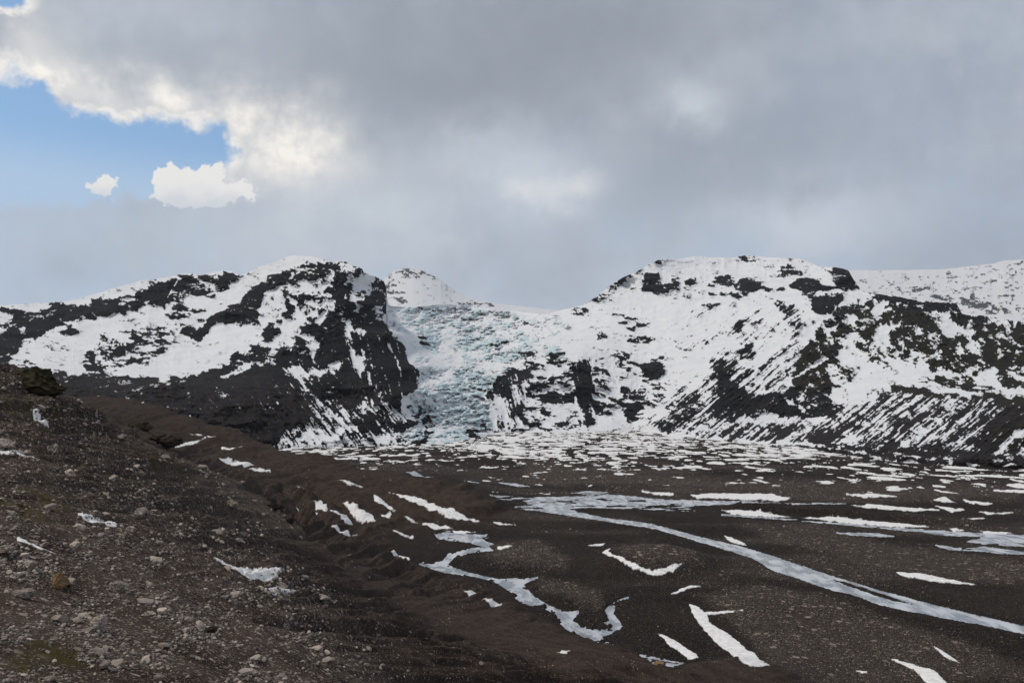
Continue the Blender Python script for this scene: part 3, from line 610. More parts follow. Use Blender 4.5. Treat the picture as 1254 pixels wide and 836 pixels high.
SNOWP = [  # outline, what sets it apart
 ([(212,547),(227,543),(252,538),(237,545),(228,547)], 'wedge of snow on the far brown hill, the leftmost there'),
 ([(228,530.5),(247,534),(248,536),(236,534)], 'tiny thin snow line above the wedge of snow on the far brown hill'),
 ([(250,535.8),(268,536.8),(262,538.4)], 'short straight snow strip at the tip of the snow wedge on the far hill'),
 ([(271,547),(285,546.5),(300,544.5),(298,548.5),(284,550),(275,549)], 'smooth lens of snow on the far brown hill just right of the wedge'),
 ([(260,563.5),(290,565),(313,569),(303,572),(275,568.5)], 'tapering snow strip just behind the crest of the near stony slope'),
 ([(303,575.5),(320,577),(332,581),(318,580)], 'narrow snow dash below the tapering strip behind the near stony crest'),
 ([(363,613),(373,618),(389,627),(381,627)], 'slanting snow sliver in the gully beside the brown rocky outcrop'),
 ([(384,615),(395,617),(401,624),(400,630.6),(390,624)], 'bright oval snow spot in the gullied hillside'),
 ([(419,617),(437,626.5),(456,631.6),(461,637),(443,634),(429,627)], 'ragged snow tongue slanting down the middle of the gullied hillside'),
 ([(402,628),(423,633),(440,639.5),(423,639)], 'long snow sliver below the bright oval snow spot'),
 ([(400,640.5),(421,649),(437,654.7),(421,652.5)], 'lowest slanting snow sliver of the gullied hillside'),
 ([(458,609.5),(468,611.5),(484,619.6),(468,618.5),(458,614)], 'snow patch shaped like a leaf under the long snow streak'),
 ([(466,629),(479,626),(477,634)], 'small triangular snow patch on the gullied hillside'),
 ([(470,601),(493,605.5),(516,612),(533,620),(545,628),(568,634),(589,638),(568,637.5),(547,636.5),(522,628),(531,624),(512,619),(485,609)], 'longest snow streak, running down the brown hill to the plain'),
 ([(516,640),(545,642.5),(555,646),(531,647.5)], 'flat snow patch just above the head of the winding stream'),
 ([(554,648.5),(584,651),(556,653.5)], 'snow strip lying along the head of the winding stream'),
 ([(488,634),(512,639),(500,639)], 'faint snow dash left of the flat snow patch above the winding stream'),
 ([(602,638.5),(631,642),(611,642.5)], 'thin snow strip at the foot of the brown hill, alone on the plain'),
 ([(609,672),(626,672.5),(613,676)], 'small snow fleck right of the bend of the winding stream'),
 ([(719,667.6),(741,664.2),(736,668.5)], 'snow dash just above the crescent of snow'),
 ([(747,674),(745,683),(750,691),(764,698),(780,703),(800,706.5),(837,700),(824,706),(800,709.5),(765,701.5),(747,692.5),(738,683),(742,676)], 'crescent of snow round the foot of a dark mound'),
 ([(822,730),(832,724),(847,718.5),(858,719.6),(846,722),(828,729)], 'broken snow spots between the crescent and the forked snow streak'),
 ([(844,741.6),(855,745),(862,751.6),(910,750),(866,755.5),(868,764),(895,781),(917,798),(943,815.6),(921,817),(899,806),(873,786),(855,765),(848,752)], 'forked snow streak, widest at its lower end'),
 ([(803,776.5),(829,789),(856,806.5),(844,808.5),(818,791)], 'dirty snow streak left of the forked snow streak'),
 ([(1087,806),(1118,814),(1144,822),(1160,837),(1162,842),(1140,842),(1122,822)], 'snow streak running out of the bottom edge at right'),
 ([(1142,792),(1166,805),(1181,815),(1159,806)], 'slim snow dash right of the streak at the bottom edge'),
 ([(1047,819.5),(1062,822.5),(1056,824)], 'tiny snow fleck left of the streak at the bottom edge'),
 ([(1096,701.5),(1130,705),(1196,718.5),(1151,715),(1104,707)], 'long pale snow sliver alone above the main river'),
 ([(886,654.5),(906,661),(914,667.5),(895,663)], 'snow patch on the upper bank of the main river'),
 ([(845,606.5),(900,604.5),(942,604.5),(968,610.5),(956,613),(928,611.7),(880,610.5),(850,609.5)], 'thick snow bank at the right end of the shallow pools'),
 ([(786,602.5),(824,604.5),(826,608),(797,605.8)], 'snow bank standing over the shallow pools'),
 ([(884,625),(900,625),(928,626.5),(971,633),(942,632.5),(900,629.6)], 'left half of the snow bank under the dark river terrace'),
 ([(982,633.5),(1027,633.5),(1098,639),(1138,644.7),(1098,645),(1027,639)], 'right half of the snow bank under the dark river terrace'),
 ([(1037,605),(1069,604.5),(1098,608.6),(1058,609.2)], 'short thick snow strip on the plain above the long thin snow line'),
 ([(1038,617.5),(1069,617),(1110,620),(1151,623),(1120,624.5),(1069,620.8)], 'long thin snow line above the dark river terrace'),
 ([(1145,618.5),(1182,623),(1165,626)], 'snow patch joined to the right end of the long thin snow line'),
 ([(1143,612),(1157,609.3),(1172,616),(1154,614.6)], 'humped snow patch above the right end of the long thin snow line'),
 ([(1179,612),(1215,616.5),(1205,619),(1188,616.5)], 'slanting snow strip right of the humped snow patch'),
 ([(1199,625),(1241,627),(1210,628.5)], 'faint snow line near the right edge above the river terrace'),
 ([(1179,633),(1206,633.4),(1190,635)], 'short snow dash on top of the dark river terrace'),
 ([(1162,646),(1180,649),(1168,650.6)], 'snow spot under the undercut end of the river terrace'),
 ([(1200,649.5),(1239,652),(1205,653.5)], 'snow rim beside the water at the right edge'),
 ([(38,501),(48,504.5),(60,516),(47,512)], 'small snow patch high on the near slope, right of the mossy boulder'),
 ([(-20,546),(0,551),(19,556),(44,568),(19,562.5),(0,556),(-20,552)], 'snow strip at the left edge of the near slope'),
 ([(95,624),(118,628.5),(145,638),(142,644),(114,634)], 'snow patch among stones in the middle of the near slope'),
 ([(18,663),(43,672),(69,681.7),(47,678.5),(21,669)], 'dirty snow strip low on the near slope among pale stones'),
 ([(262,682.5),(294,694),(348,709.5),(322,710),(289,699)], 'largest snow strip on the bare ground right of the stones'),
 ([(322,717.5),(362,724.5),(332,723.5)], 'short snow strip just below the largest one on the bare ground'),
 ([(313,735),(348,738.5),(325,739.3)], 'hair-thin snow strip, third from the top on the bare ground'),
 ([(322,758),(341,762),(330,762)], 'last tiny snow strip of the row on the bare ground'),
 ([(567,729.5),(584,731.5),(575,734.5)], 'snow fleck on the shoulder left of the winding stream'),
 ([(591,737.5),(615,740.5),(602,742)], 'second snow fleck on the shoulder, below the first'),
 ([(681,802),(699,799.8),(692,804.5)], 'lone snow fleck near the bottom centre on brown ground'),
 ([(362,595.5),(377,598.5),(370,599.5)], 'snow dot at the top of the gullied hillside'),
 ([(405,591),(425,594.5),(444,598),(424,596.8)], 'hair-thin snow line across the top of the gullied hillside'),
 ([(470,680),(501,683.5),(502,687.5),(482,686.5)], 'snow at the left tip of the winding stream'),
 ([(481,652.5),(507,655.5),(495,656.8)], 'faint snow line left of the head of the winding stream'),
]
# relief of the ground
WXY = (GX, GY)
def wn(s, o=5, g=.5, k=0, ridge=False, sx=1.0): return fbm(GX / (s * sx) + 31, GY / s + 12, o, g, k, ridge)
GZ = BASE.copy()
plain = (1 - hillness)
GZ += plain * (1 - nearw) * (wn(70, 5, .5, 1, sx=1.6) * 1.5 + wn(9, 4, .55, 6) * .35)
GZ += plain * sstep(900, 1400, GY) * wn(60, 4, .55, 9, sx=2) * 3.0
gul_n = fbm(PU / 70 + PV / 26, PV / 15 + PU / 160, 5, .55, 8, ridge=True)
farhill = hillness * sstep(110, 260, GY)
GZ += farhill * (gul_n * 3.6 + wn(25, 5, .5, 2) * 1.6)
terr = fbm(PU / 240, PV / 14 - PU / 130, 5, .6, 5, ridge=True)
midhill = hillness * sstep(24, 60, GY) * (1 - sstep(85, 135, GY))
GZ += midhill * ((terr - .3) * .024 * GY + wn(6, 4, .5, 4) * .12)
nearhill = hillness * (1 - sstep(60, 140, GY)) * sstep(560, 330, PU + (PV - 560) * .2)
GZ += nearhill * (wn(7, 6, .55, 3) * .50 + wn(1.4, 3, .6, 7) * .08 * (GY < 45))
# deep gullies running down the hillside behind the stony slope
for a_, b_, dep in [((345,598),(400,640),4.0), ((385,600),(445,640),4.0), ((318,600),(372,640),3.5), ((470,612),(505,632),3.0), ((560,655),(600,640),0)]:
    t = np.clip(((PU - a_[0]) * (b_[0] - a_[0]) + (PV - a_[1]) * (b_[1] - a_[1])) / ((b_[0] - a_[0]) ** 2 + (b_[1] - a_[1]) ** 2), 0, 1)
    d = np.hypot(PU - a_[0] - t * (b_[0] - a_[0]) + jag * 2, (PV - a_[1] - t * (b_[1] - a_[1])) * 1.6)
    GZ -= farhill * dep * np.exp(-(d / 7) ** 2)
# carve stream beds, keep the water line level
GZ -= nearw * (1 - hillness) * 0.05
WLEVEL = BASE * 1.0
bed = sstep(-.9, .9, wall)
GZ -= bed * (.35 + .0008 * GY)
GZ = np.where(GY < 6, np.minimum(GZ, H - 1.8), GZ)
# undercut dark terrace edge beside the right-hand braid
for ln, hgt in [([(905,623.5),(970,629.5),(1030,632),(1100,636.5),(1150,642.5),(1200,647.5)], 2.8), ([(560,600),(640,602),(720,600.5),(790,601)], 2.4), ([(470,596),(560,603)], 1.2)]:
    L = np.asarray(ln, float); vl = np.interp(PU, L[:, 0], L[:, 1]); dv = vl - PV
    GZ += hgt * sstep(-.8, .8, dv + jag * .3) * (1 - sstep(4, 11, dv)) * sstep(L[0, 0] - 10, L[0, 0] + 10, PU) * sstep(L[-1, 0] + 10, L[-1, 0] - 10, PU) * (1 - nearw * .7)
# dark mounds on the plain
for u_, v_, ru, rv, hh in [(800,690,62,16,5.0),(470,668,70,13,0),(640,690,50,12,1.5),(690,738,34,9,1.2),(720,672,0,0,0),(1000,740,110,14,1.5),(640,668,45,8,1.5)]:
    if hh: GZ += hh * np.exp(-(((PU - u_) / ru) ** 2 + ((PV - v_) / rv) ** 2) ** 1.5) * plain * (1 - nearw)

def crease(poly, w, dep, anis=2.2, one_side=0.0):
    L = np.asarray(poly, float); global GZ
    sel = (PU > L[:, 0].min() - 30) & (PU < L[:, 0].max() + 30) & (PV > L[:, 1].min() - 25) & (PV < L[:, 1].max() + 25) & (GY < 700)
    u_, v_ = PU[sel] + jag[sel] * 1.5, PV[sel] + jag[sel] * .8; best = np.full(u_.shape, 1e9)
    for a_, b_ in zip(L[:-1], L[1:]):
        t = np.clip(((u_ - a_[0]) * (b_[0] - a_[0]) + (v_ - a_[1]) * (b_[1] - a_[1])) / ((b_ - a_) ** 2).sum(), 0, 1)
        best = np.minimum(best, np.hypot(u_ - a_[0] - t * (b_[0] - a_[0]), (v_ - a_[1] - t * (b_[1] - a_[1])) * anis))
    GZ[sel] -= 1.7 * dep * np.exp(-(best / (w * .75)) ** 2) * np.clip(.55 + .9 * fbm(u_ / 30, v_ / 30, 3, .5, 5), 0, 1.3)
for ln, w_, d_ in [([(318,735),(380,741),(430,744),(470,749)],8,.9), ([(325,754),(380,762),(440,768),(520,775)],12,1.9), ([(440,727),(500,727),(532,730)],9,1.6), ([(350,678),(400,688),(470,694)],8,1.2),
                   ([(300,700),(360,706),(440,716)],7,.8), ([(330,650),(400,660),(455,668)],8,1.5),([(500,655),(530,672)],7,1.5),
                   ([(300,596),(340,606),(400,612),(455,614)],8,2.5),([(455,614),(500,628),(540,640)],7,2.0),([(340,575),(420,590),(500,606),(560,615)],8,2.2),([(200,560),(260,550),(330,560)],7,2.0),([(150,515),(220,528),(290,537)],8,2.5)]:
    crease(ln, w_, d_)
NEARP = [(-400,380),(0,448),(50,466),(161,533),(260,575),(331,612),(372,640),(303,667),(360,720),(430,780),(480,840),(-400,840)]
peb = sstep(-55, 20, poly_sd(PU, PV, NEARP) + jag * 14) * (GY < 170)
peb = np.maximum(peb, (1 - hillness) * (.45 + .4 * wn(60, 4, .5, 3)))
mossa = sstep(-.12, .25, wn(9, 5, .6, 11)) * sstep(-10, 30, poly_sd(PU, PV, [(-400,380),(0,446),(161,530),(265,577),(200,600),(60,640),(-400,700)])) * (GY < 150)
mossa = np.maximum(mossa, sstep(10, -10, np.hypot((PU - 60) / 1.6, PV - 815) - 28) * .9 * (GY < 60))
MOUND = [[(742,668),(800,662),(850,678),(862,694),(838,702),(800,708),(760,696)], [(655,705),(700,712),(740,728),(744,748),(712,750),(700,742),(660,725)], [(600,668),(660,660),(705,688),(690,702),(620,700),(590,686)],
         [(850,730),(930,715),(1040,745),(1200,790),(1300,836),(960,842),(900,770)], [(900,640),(1000,640),(1100,665),(1260,690),(1400,700),(1400,740),(1100,700),(950,665)], [(640,560),(900,585),(1254,590),(1254,615),(1050,612),(800,600),(640,595)]]
grav = np.zeros(PU.shape)
for p in MOUND: grav = np.maximum(grav, sstep(-5, 9, poly_sd(PU, PV, p) + jag * 4))
grav = np.clip(.8 * grav + sstep(.0, .4, wn(45, 5, .55, 7, sx=2.5)) * .55, 0, 1) * (1 - hillness)
nr_ = sstep(-30, 25, poly_sd(PU, PV, NEARP) + jag * 12) * (GY < 180)
peb = np.clip(np.where(hillness > .5, peb, grav * 1.1 + .1), 0, 1)
og = grid_mesh('ground', GX, GY, GZ, None, {'gravel': grav, 'near': nr_, 'far': sstep(50, 220, GY), 'wet': sstep(-7, -1, wall + jag), 'slope': hillness, 'moss': mossa, 'pebble': np.clip(peb, 0, 1)}, M_GROUND)
tag(og, 'dark volcanic gravel plain rising on the left into a stony brown slope', 'ground', kind='structure')

# ---------------------------------------------------------------- water and snow lying on the ground
def block(mask, pad=1):
    i = np.where(mask.any(1))[0]; j = np.where(mask.any(0))[0]
    return slice(max(i[0] - pad, 0), i[-1] + pad + 2), slice(max(j[0] - pad, 0), j[-1] + pad + 2)
def skin(name, s, z, thr, mat, core=None):
    if not (s > thr).any(): print('EMPTY', name); return None
    sl = block(s > thr); ss = s[sl] > thr
    fm = ss[:-1, :-1] | ss[1:, :-1] | ss[:-1, 1:] | ss[1:, 1:]
    return grid_mesh(name, GX[sl], GY[sl], z[sl], fm, {'core': (np.clip(s, -2, 4) if core is None else core)[sl]}, mat)
wl = {'main': ('braided grey meltwater river crossing the plain from shallow pools to the right edge', 'river'), 'right': ('shallow silvery river braids at the right edge below the snow bank', 'river'),
      'lower': ('narrow winding icy stream in the hollow at centre', 'stream'), 'upper': ('thin far threads of water above the shallow pools', 'stream')}
for q, s in wsd.items():
    o = skin('river' if q in ('main', 'right') else 'stream', s, WLEVEL - .12 - .0003 * GY, -1.4, M_WATER)
    if o: tag(o, wl[q][0], wl[q][1], kind='structure')
for poly, lab in SNOWP:
    s = sd_many([poly]) + (jag * .35 if True else 0)
    s = np.where(s < -8, -9, s + .35)
    px = GY / 978.5
    z = GZ + np.clip(s * px * .45, -.4 * px - .02, .10 + .35 * np.minimum(px, 1)) 
    o = skin('snow_patch', s, z, -1.2, M_SNOW)
    if o: tag(o, lab, 'snow patch', 'snow patches left on the dark gravel')

# far plain: mottled snow cover nobody could count
cv = np.interp(PV, [520, 540, 552, 562, 575, 590, 604, 606], [.50, .41, .32, .22, .10, .04, .012, 0])
left_f = np.interp(PV, [530, 556, 566, 574, 578], [.36, .22, .13, .05, 0]); cv = np.where(PU < 590, cv * sstep(560, 600, PU) + left_f * (1 - sstep(560, 600, PU)), cv)
cv = cv + sstep(1000, 1080, PU) * np.interp(PV, [548, 560, 590, 602, 606], [0, .06, .20, .10, 0]) - sstep(1000, 1100, PU) * np.interp(PV, [540, 552, 566, 575], [0, .15, .15, 0])
nz = uniformise(.5 * fbm(GX / 26 + 5, GY / 30, 6, .68, 13) + .55 * fbm(GX / 9 + 3, GY / 20, 4, .6, 2) + .10 * fbm(GX / 90, GY / 160, 3, .5, 4))
sf = cv - nz; okf = (GY > 480) & (GY < 2300) & (hillness < .5) & (PU > 330) & (PU < 1392) & (wall < -2)
sf = np.where(okf, sf, -1)
o = skin('snow', sf, GZ + np.clip(sf * 7, -.5, .8), -.07, M_SNOW, np.clip(sf * 9 + .5, 0, 3))
tag(o, 'mottled remnants of snow streaking the far gravel plain below the mountains', 'snow', kind='stuff')
# ================================================================== STONES
def rock_shape(seed, sub=2, flat=.7):
    bm = bmesh.new(); bmesh.ops.create_icosphere(bm, subdivisions=sub, radius=1.0)
    V = np.array([v.co[:] for v in bm.verts]); Fc = np.array([[v.index for v in f.verts] for f in bm.faces]); bm.free()
    r = np.random.default_rng(seed)
    for _ in range(9):                                     # broken faces
        n = r.normal(size=3); n /= np.linalg.norm(n); d = r.uniform(.52, .85)
        q = V @ n; V = V - np.clip(q - d, 0, None)[:, None] * n
    V *= 1 + .10 * r.normal(size=(len(V), 1)) * (.6 if sub > 1 else .8)
    V *= np.array([1.0, r.uniform(.65, .95), flat * r.uniform(.75, 1.15)])
    return V, Fc
vis_now = visible(project(GX, GY, GZ)[1], .3)
PU2, PV2 = project(GX, GY, GZ)
dvp = np.zeros_like(PV2); dvp[:-1] = np.clip(PV2[:-1] - PV2[1:], 0, 4)
dup = np.zeros_like(PV2); dup[:, :-1] = np.clip(PU2[:, 1:] - PU2[:, :-1], 0, 4)
area = dvp * dup * vis_now * (PU2 > -60) * (PU2 < 1310) * (PV2 < 850) * (wall < -3)
def pick(dens, n, rng):
    p = np.cumsum((area * dens).ravel()); p /= p[-1]
    i = np.searchsorted(p, rng.random(n)); r_, c_ = np.unravel_index(np.minimum(i, p.size - 1), GX.shape)
    r_ = np.clip(r_, 1, GX.shape[0] - 2); c_ = np.clip(c_, 1, GX.shape[1] - 2)
    f1, f2 = rng.random(n), rng.random(n)
    f = lambda A: A[r_, c_] * (1 - f1) * (1 - f2) + A[r_ + 1, c_] * f1 * (1 - f2) + A[r_, c_ + 1] * (1 - f1) * f2 + A[r_ + 1, c_ + 1] * f1 * f2
    return f(GX), f(GY), f(GZ)
near_sd = poly_sd(PU2, PV2, NEARP)
near_d = sstep(-40, 25, near_sd + jag * 16) * (GY < 170)
clump = .12 + sstep(-.05, .35, fbm(PU2 / 60, PV2 / 26, 5, .65, 4)) * 1.5
def cloud_of_stones(name, sets, label):
    VV_, FF_, TT_, off = [], [], [], 0
    for (x, y, z, size, tone, sub, seed) in sets:
        rng = np.random.default_rng(seed)
        for kx in range(5):
            V, Fc = rock_shape(seed * 10 + kx, sub); sel = np.arange(kx, len(x), 5); n = len(sel)
            if not n: continue
            a = rng.random(n) * 6.283; c_, s_ = np.cos(a), np.sin(a)
            P = V[None] * size[sel][:, None, None]
            Px = P[..., 0] * c_[:, None] - P[..., 1] * s_[:, None] + x[sel][:, None]
            Py = P[..., 0] * s_[:, None] + P[..., 1] * c_[:, None] + y[sel][:, None]
            Pz = P[..., 2] + (z[sel] + size[sel] * .22)[:, None]
            VV_.append(np.stack([Px, Py, Pz], -1).reshape(-1, 3))
            FF_.append((Fc[None] + (np.arange(n) * len(V))[:, None, None] + off).reshape(-1, 3)); off += n * len(V)
            TT_.append(np.repeat(tone[sel], len(V)))
    ob = mesh_from(name, np.concatenate(VV_), np.concatenate(FF_), {'tone': np.concatenate(TT_)}, M_STONE, smooth=False)
    return tag(ob, label, 'stones', kind='stuff')
def make_set(dens, n, px_lo, px_hi, pw, sub, seed, bright=1.0, cap=9e9):
    rng = np.random.default_rng(seed); x, y, z = pick(dens, n, rng)
    px = px_lo * (px_hi / px_lo) ** (rng.random(n) ** pw)
    size = np.minimum(px * y / 978.5 * .5, cap)
    tone = np.clip(rng.beta(.9, 1.9, n) * bright, 0, 1)
    return (x, y, z, size, tone, sub, seed)
GRV = grav
plain_d = (1 - hillness) * (PV2 > 565) * clump
mid_d = hillness * (1 - near_d) * (GY < 520) * clump ** 2
cloud_of_stones('stones', [make_set(near_d * clump, 12500, 1.0, 4.8, 1.7, 1, 21), make_set(near_d * clump, 2200, 4.0, 7.5, 1.3, 2, 22, 1.1),
                           make_set(plain_d * (.15 + GRV), 9000, .6, 2.2, 1.8, 1, 23, .75), make_set(plain_d * (.1 + GRV), 500, 2.0, 4.0, 1.8, 1, 27, .7), make_set(mid_d, 1500, .7, 3.2, 2.2, 1, 24, .7)],
                'loose grey and brown stones covering the near slope and the plain')

# single stones large enough to tell apart
def ground_at(u, v):
    """first ground point met along a line of sight"""
    j = int(np.argmin(np.abs(PU2[len(lrows) // 2] - u))); dv = np.abs(PV2[:, j] - v) + (~vis_now[:, j]) * 50
    i = int(np.argmin(dv)); return GX[i, j] + (u - PU2[i, j]) * GY[i, j] / 978.5, GY[i, j], GZ[i, j]
def stone_mesh(seed, mat, tone, flat=.75, sub=4):
    V, Fc = rock_shape(seed, sub, flat)
    r = np.random.default_rng(seed); V = V * (1 + .22 * fbm(V[:, 0] * 1.7 + seed, V[:, 1] * 1.7 + V[:, 2] * 1.3, 4, .6, seed % 9, ridge=True))[:, None]; V = V + .03 * r.normal(size=V.shape)
    me_o = mesh_from('boulder', V, Fc, {'tone': np.full(len(V), tone)}, mat, smooth=False)
    me = me_o.data; bpy.data.objects.remove(me_o); return me
M_TAN = stone_material('ochre_stone', (0.33, 0.21, 0.11)); M_PALE = stone_material('pale_stone', (0.30, 0.25, 0.21)); M_MOSSY = stone_material('mossy_rock', (0.045, 0.037, 0.020)); M_BROWN = stone_material('brown_rock', (0.055, 0.040, 0.032))
NAMED = [(66,551,17,M_PALE,.8,'pale rounded boulder alone high on the near slope'),(72,711,20,M_TAN,.8,'ochre angular boulder low on the near slope'),(147,718,18,M_PALE,.8,'tan rounded boulder right of the ochre one'),
         (120,763,24,M_STONE,.9,'flat light grey slab, larger than the stones round it'),(284,616,13,M_PALE,.75,'pale egg-shaped stone near the crest of the near slope'),(6,672,24,M_PALE,.5,'big tan boulder cut by the left edge'),
         (45,466,52,M_MOSSY,.8,'large dark mossy boulder on the skyline of the near slope'),(172,521,24,M_MOSSY,.6,'mossy hump of rock on the crest of the near slope'),(200,540,36,M_BROWN,.5,'long brown rock just right of the mossy hump'),
         (352,636,14,M_BROWN,.8,'reddish brown round boulder in the gully outcrop'),(334,620,20,M_BROWN,.6,'flat brown block above the round boulder in the gully outcrop'),(30,725,18,M_PALE,.6,'pale slab beside the left edge, below the snow strip'),
         (35,690,17,M_STONE,.6,'rough grey boulder just under the low dirty snow strip'),(85,712,15,M_STONE,.6,'grey block touching the ochre boulder'),(806,812,12,M_TAN,.6,'orange stone at the lower end of the winding stream'),
         (130,812,15,M_PALE,.5,'flat tan stone near the bottom left'),(258,770,16,M_BROWN,.6,'brown flat boulder left of the bottom centre'),(5,541,24,M_STONE,.5,'grey flat boulder cut by the left edge, above the snow strip'),
         (589,812,7,M_PALE,.7,'lone pale stone on the brown ground at the bottom centre'),(160,648,12,M_STONE,.7,'light grey boulder just right of the middle snow patch'),(196,829,13,M_PALE,.6,'light flat stone at the bottom edge')]
for i, (u, v, w, mat, flat, lab) in enumerate(NAMED):
    x, y, z = ground_at(u, v + w * .18)
    ob = bpy.data.objects.new('boulder', stone_mesh(300 + i, mat, .75, flat)); COL.objects.link(ob)
    s = w * y / 978.5 * .56; ob.scale = (s, s * .9, s * .95); ob.location = (x, y, z + s * .22); ob.rotation_euler = (0, 0, random.uniform(0, 6.28))
    tag(ob, lab, 'boulder')
protos = [stone_mesh(400 + i, M_STONE, (.3, .45, .6, .75, .9, 1.0, .5, .4)[i], .72, 2) for i in range(8)]
rng = np.random.default_rng(77)
n = 230; x, y, z = pick(near_d * clump, n, rng)
for i in range(n):
    ob = bpy.data.objects.new('stone', protos[i % 8]); COL.objects.link(ob)
    s = min(6.5 * (1 - rng.random()) ** -.42, 19) * y[i] / 978.5 * .5
    ob.scale = (s * rng.uniform(.85, 1.2), s * rng.uniform(.8, 1.1), s * rng.uniform(.7, 1.05)); ob.location = (x[i], y[i], z[i] + s * .18)
    ob.rotation_euler = (rng.uniform(-.3, .3), rng.uniform(-.3, .3), rng.uniform(0, 6.28))
    tag(ob, 'plain fist-to-head sized angular stone lying loose on the stony near slope', 'stone', 'loose larger stones on the near slope')

# ================================================================== SKY, LIGHT, AIR
SUN_AZ, SUN_EL = math.radians(-105), math.radians(58)       # bearing from +Y, clockwise
world = bpy.data.worlds.new('World'); scene.world = world; world.use_nodes = True
wt = NT(world.node_tree); bg = wt.n['Background']
tc = wt.node('ShaderNodeTexCoord').outputs['Generated']
nrm = wt.node('ShaderNodeVectorMath', operation='NORMALIZE'); wt.put(nrm.inputs[0], tc); d = nrm.outputs[0]
sep = wt.node('ShaderNodeSeparateXYZ'); wt.put(sep.inputs[0], d)
az0 = wt.m('ARCTAN2', sep.outputs[0], sep.outputs[1]); el0 = wt.m('ARCSINE', sep.outputs[2])
# billows: the cloud chart is warped by turbulence
nA = wt.noise(d, 5.0, 7, 0.62); nB = wt.noise(d, 13.0, 6, 0.6)
off = wt.node('ShaderNodeVectorMath', operation='ADD'); wt.put(off.inputs[0], d); off.inputs[1].default_value = (3.1, 7.7, 1.3)
nC = wt.noise(off.outputs[0], 8.0, 7, 0.62); nD = wt.noise(off.outputs[0], 3.0, 4, 0.5)
K = .06
az = wt.m('ADD', az0, wt.m('MULTIPLY', wt.m('SUBTRACT', nA, .5), K * 1.6)); az = wt.m('ADD', az, wt.m('MULTIPLY', wt.m('SUBTRACT', nB, .5), K * .9))
el = wt.m('ADD', el0, wt.m('MULTIPLY', wt.m('SUBTRACT', nC, .5), K * 1.6))
nE = wt.noise(d, 36.0, 5, 0.6); nF = wt.noise(off.outputs[0], 36.0, 5, 0.6)
az = wt.m('ADD', az, wt.m('MULTIPLY', wt.m('SUBTRACT', nE, .5), .035)); el = wt.m('ADD', el, wt.m('MULTIPLY', wt.m('SUBTRACT', nF, .5), .035))
def azel(u, v):
    dx, dy, dz = (u - CX), F * CA - (CY - v) * SA, F * SA + (CY - v) * CA
    return math.atan2(dx, dy), math.asin(dz / math.sqrt(dx * dx + dy * dy + dz * dz))
def blob(u, v, ru, rv, amp=1.0, rotd=0.0, src=None):
    a, e = azel(u, v); A, E = src or (az, el)
    x = wt.m('SUBTRACT', A, a); y = wt.m('SUBTRACT', E, e)
    if rotd:
        c, s = math.cos(math.radians(rotd)), math.sin(math.radians(rotd))
        x, y = wt.m('ADD', wt.m('MULTIPLY', x, c), wt.m('MULTIPLY', y, s)), wt.m('SUBTRACT', wt.m('MULTIPLY', y, c), wt.m('MULTIPLY', x, s))
    x = wt.m('MULTIPLY', x, F / ru); y = wt.m('MULTIPLY', y, F / rv)
    q = wt.m('ADD', wt.m('MULTIPLY', x, x), wt.m('MULTIPLY', y, y))
    return wt.m('MULTIPLY', wt.m('POWER', 2.718, wt.m('MULTIPLY', q, -1.0)), amp)
def total(*b):
    s = b[0]
    for q in b[1:]: s = wt.m('ADD', s, q)
    return s
# base veil: darker slate above, paler blue-grey towards the mountains
lowf = wt.ramp(el0, .10, .40)
veil = wt.mix(lowf, (.42, .515, .645), (.28, .32, .38))
veil = wt.mix(wt.ramp(az0, .15, .62, 0, .55), veil, (.32, .38, .50))
veil = wt.mix(wt.ramp(nA, .38, .64, 0, .55), veil, (.42, .45, .505))
veil = wt.mix(wt.ramp(wt.m('ADD', nD, wt.m('MULTIPLY', wt.m('SUBTRACT', nC, .5), .5)), .42, .64, 0, .5), veil, (.235, .265, .315))
veil = wt.mix(wt.ramp(wt.m('ADD', wt.m('MULTIPLY', nE, .35), wt.m('MULTIPLY', nC, .65)), .42, .66, 0, .30), veil, (.50, .55, .61))
dark = total(blob(700, 40, 330, 75, .9), blob(560, 120, 160, 45, .5), blob(330, 60, 130, 35, .35), blob(960, 190, 170, 60, .5), blob(800, 250, 110, 60, .35))
veil = wt.mix(wt.m('MULTIPLY', dark, .80, clamp=True), veil, (.20, .225, .265))
pale = total(blob(1000, 268, 110, 32, .55), blob(1040, 300, 60, 20, .3), blob(660, 232, 70, 42, .60), blob(600, 190, 60, 35, .35), blob(850, 122, 40, 22, .55), blob(440, 250, 190, 60, .55), blob(380, 320, 160, 45, .35), blob(210, 30, 200, 40, .25), blob(1000, 60, 200, 30, .15))
veil = wt.mix(wt.m('MULTIPLY', pale, wt.ramp(nC, .25, .7, .6, 1.15), clamp=True), veil, (.57, .615, .67))
# opening of blue sky at the left
hole = total(blob(20, 178, 70, 44, .75), blob(110, 190, 70, 36, .75), blob(200, 192, 62, 34, .75), blob(262, 190, 26, 34, .45), blob(-80, 175, 90, 62, .9), blob(14, 112, 24, 30, .45), blob(10, 6, 24, 13, .7))
hole = wt.m('ADD', hole, wt.m('MULTIPLY', wt.m('SUBTRACT', nB, .5), .45))
rim = total(blob(30, 50, 22, 26, .5), blob(700, 235, 30, 18, .35), blob(640, 240, 26, 14, .4), blob(330, 160, 62, 42, .85), blob(385, 195, 55, 30, .8), blob(45, 72, 42, 34, .75), blob(100, 118, 70, 22, .75, -14), blob(215, 132, 70, 20, .8, -16), blob(290, 210, 40, 25, .5), blob(80,110,40,18,.6))
rim = wt.m('MULTIPLY', rim, wt.ramp(wt.noise(d, 9.0, 6, .6), .36, .62, .35, 1.25), clamp=True)
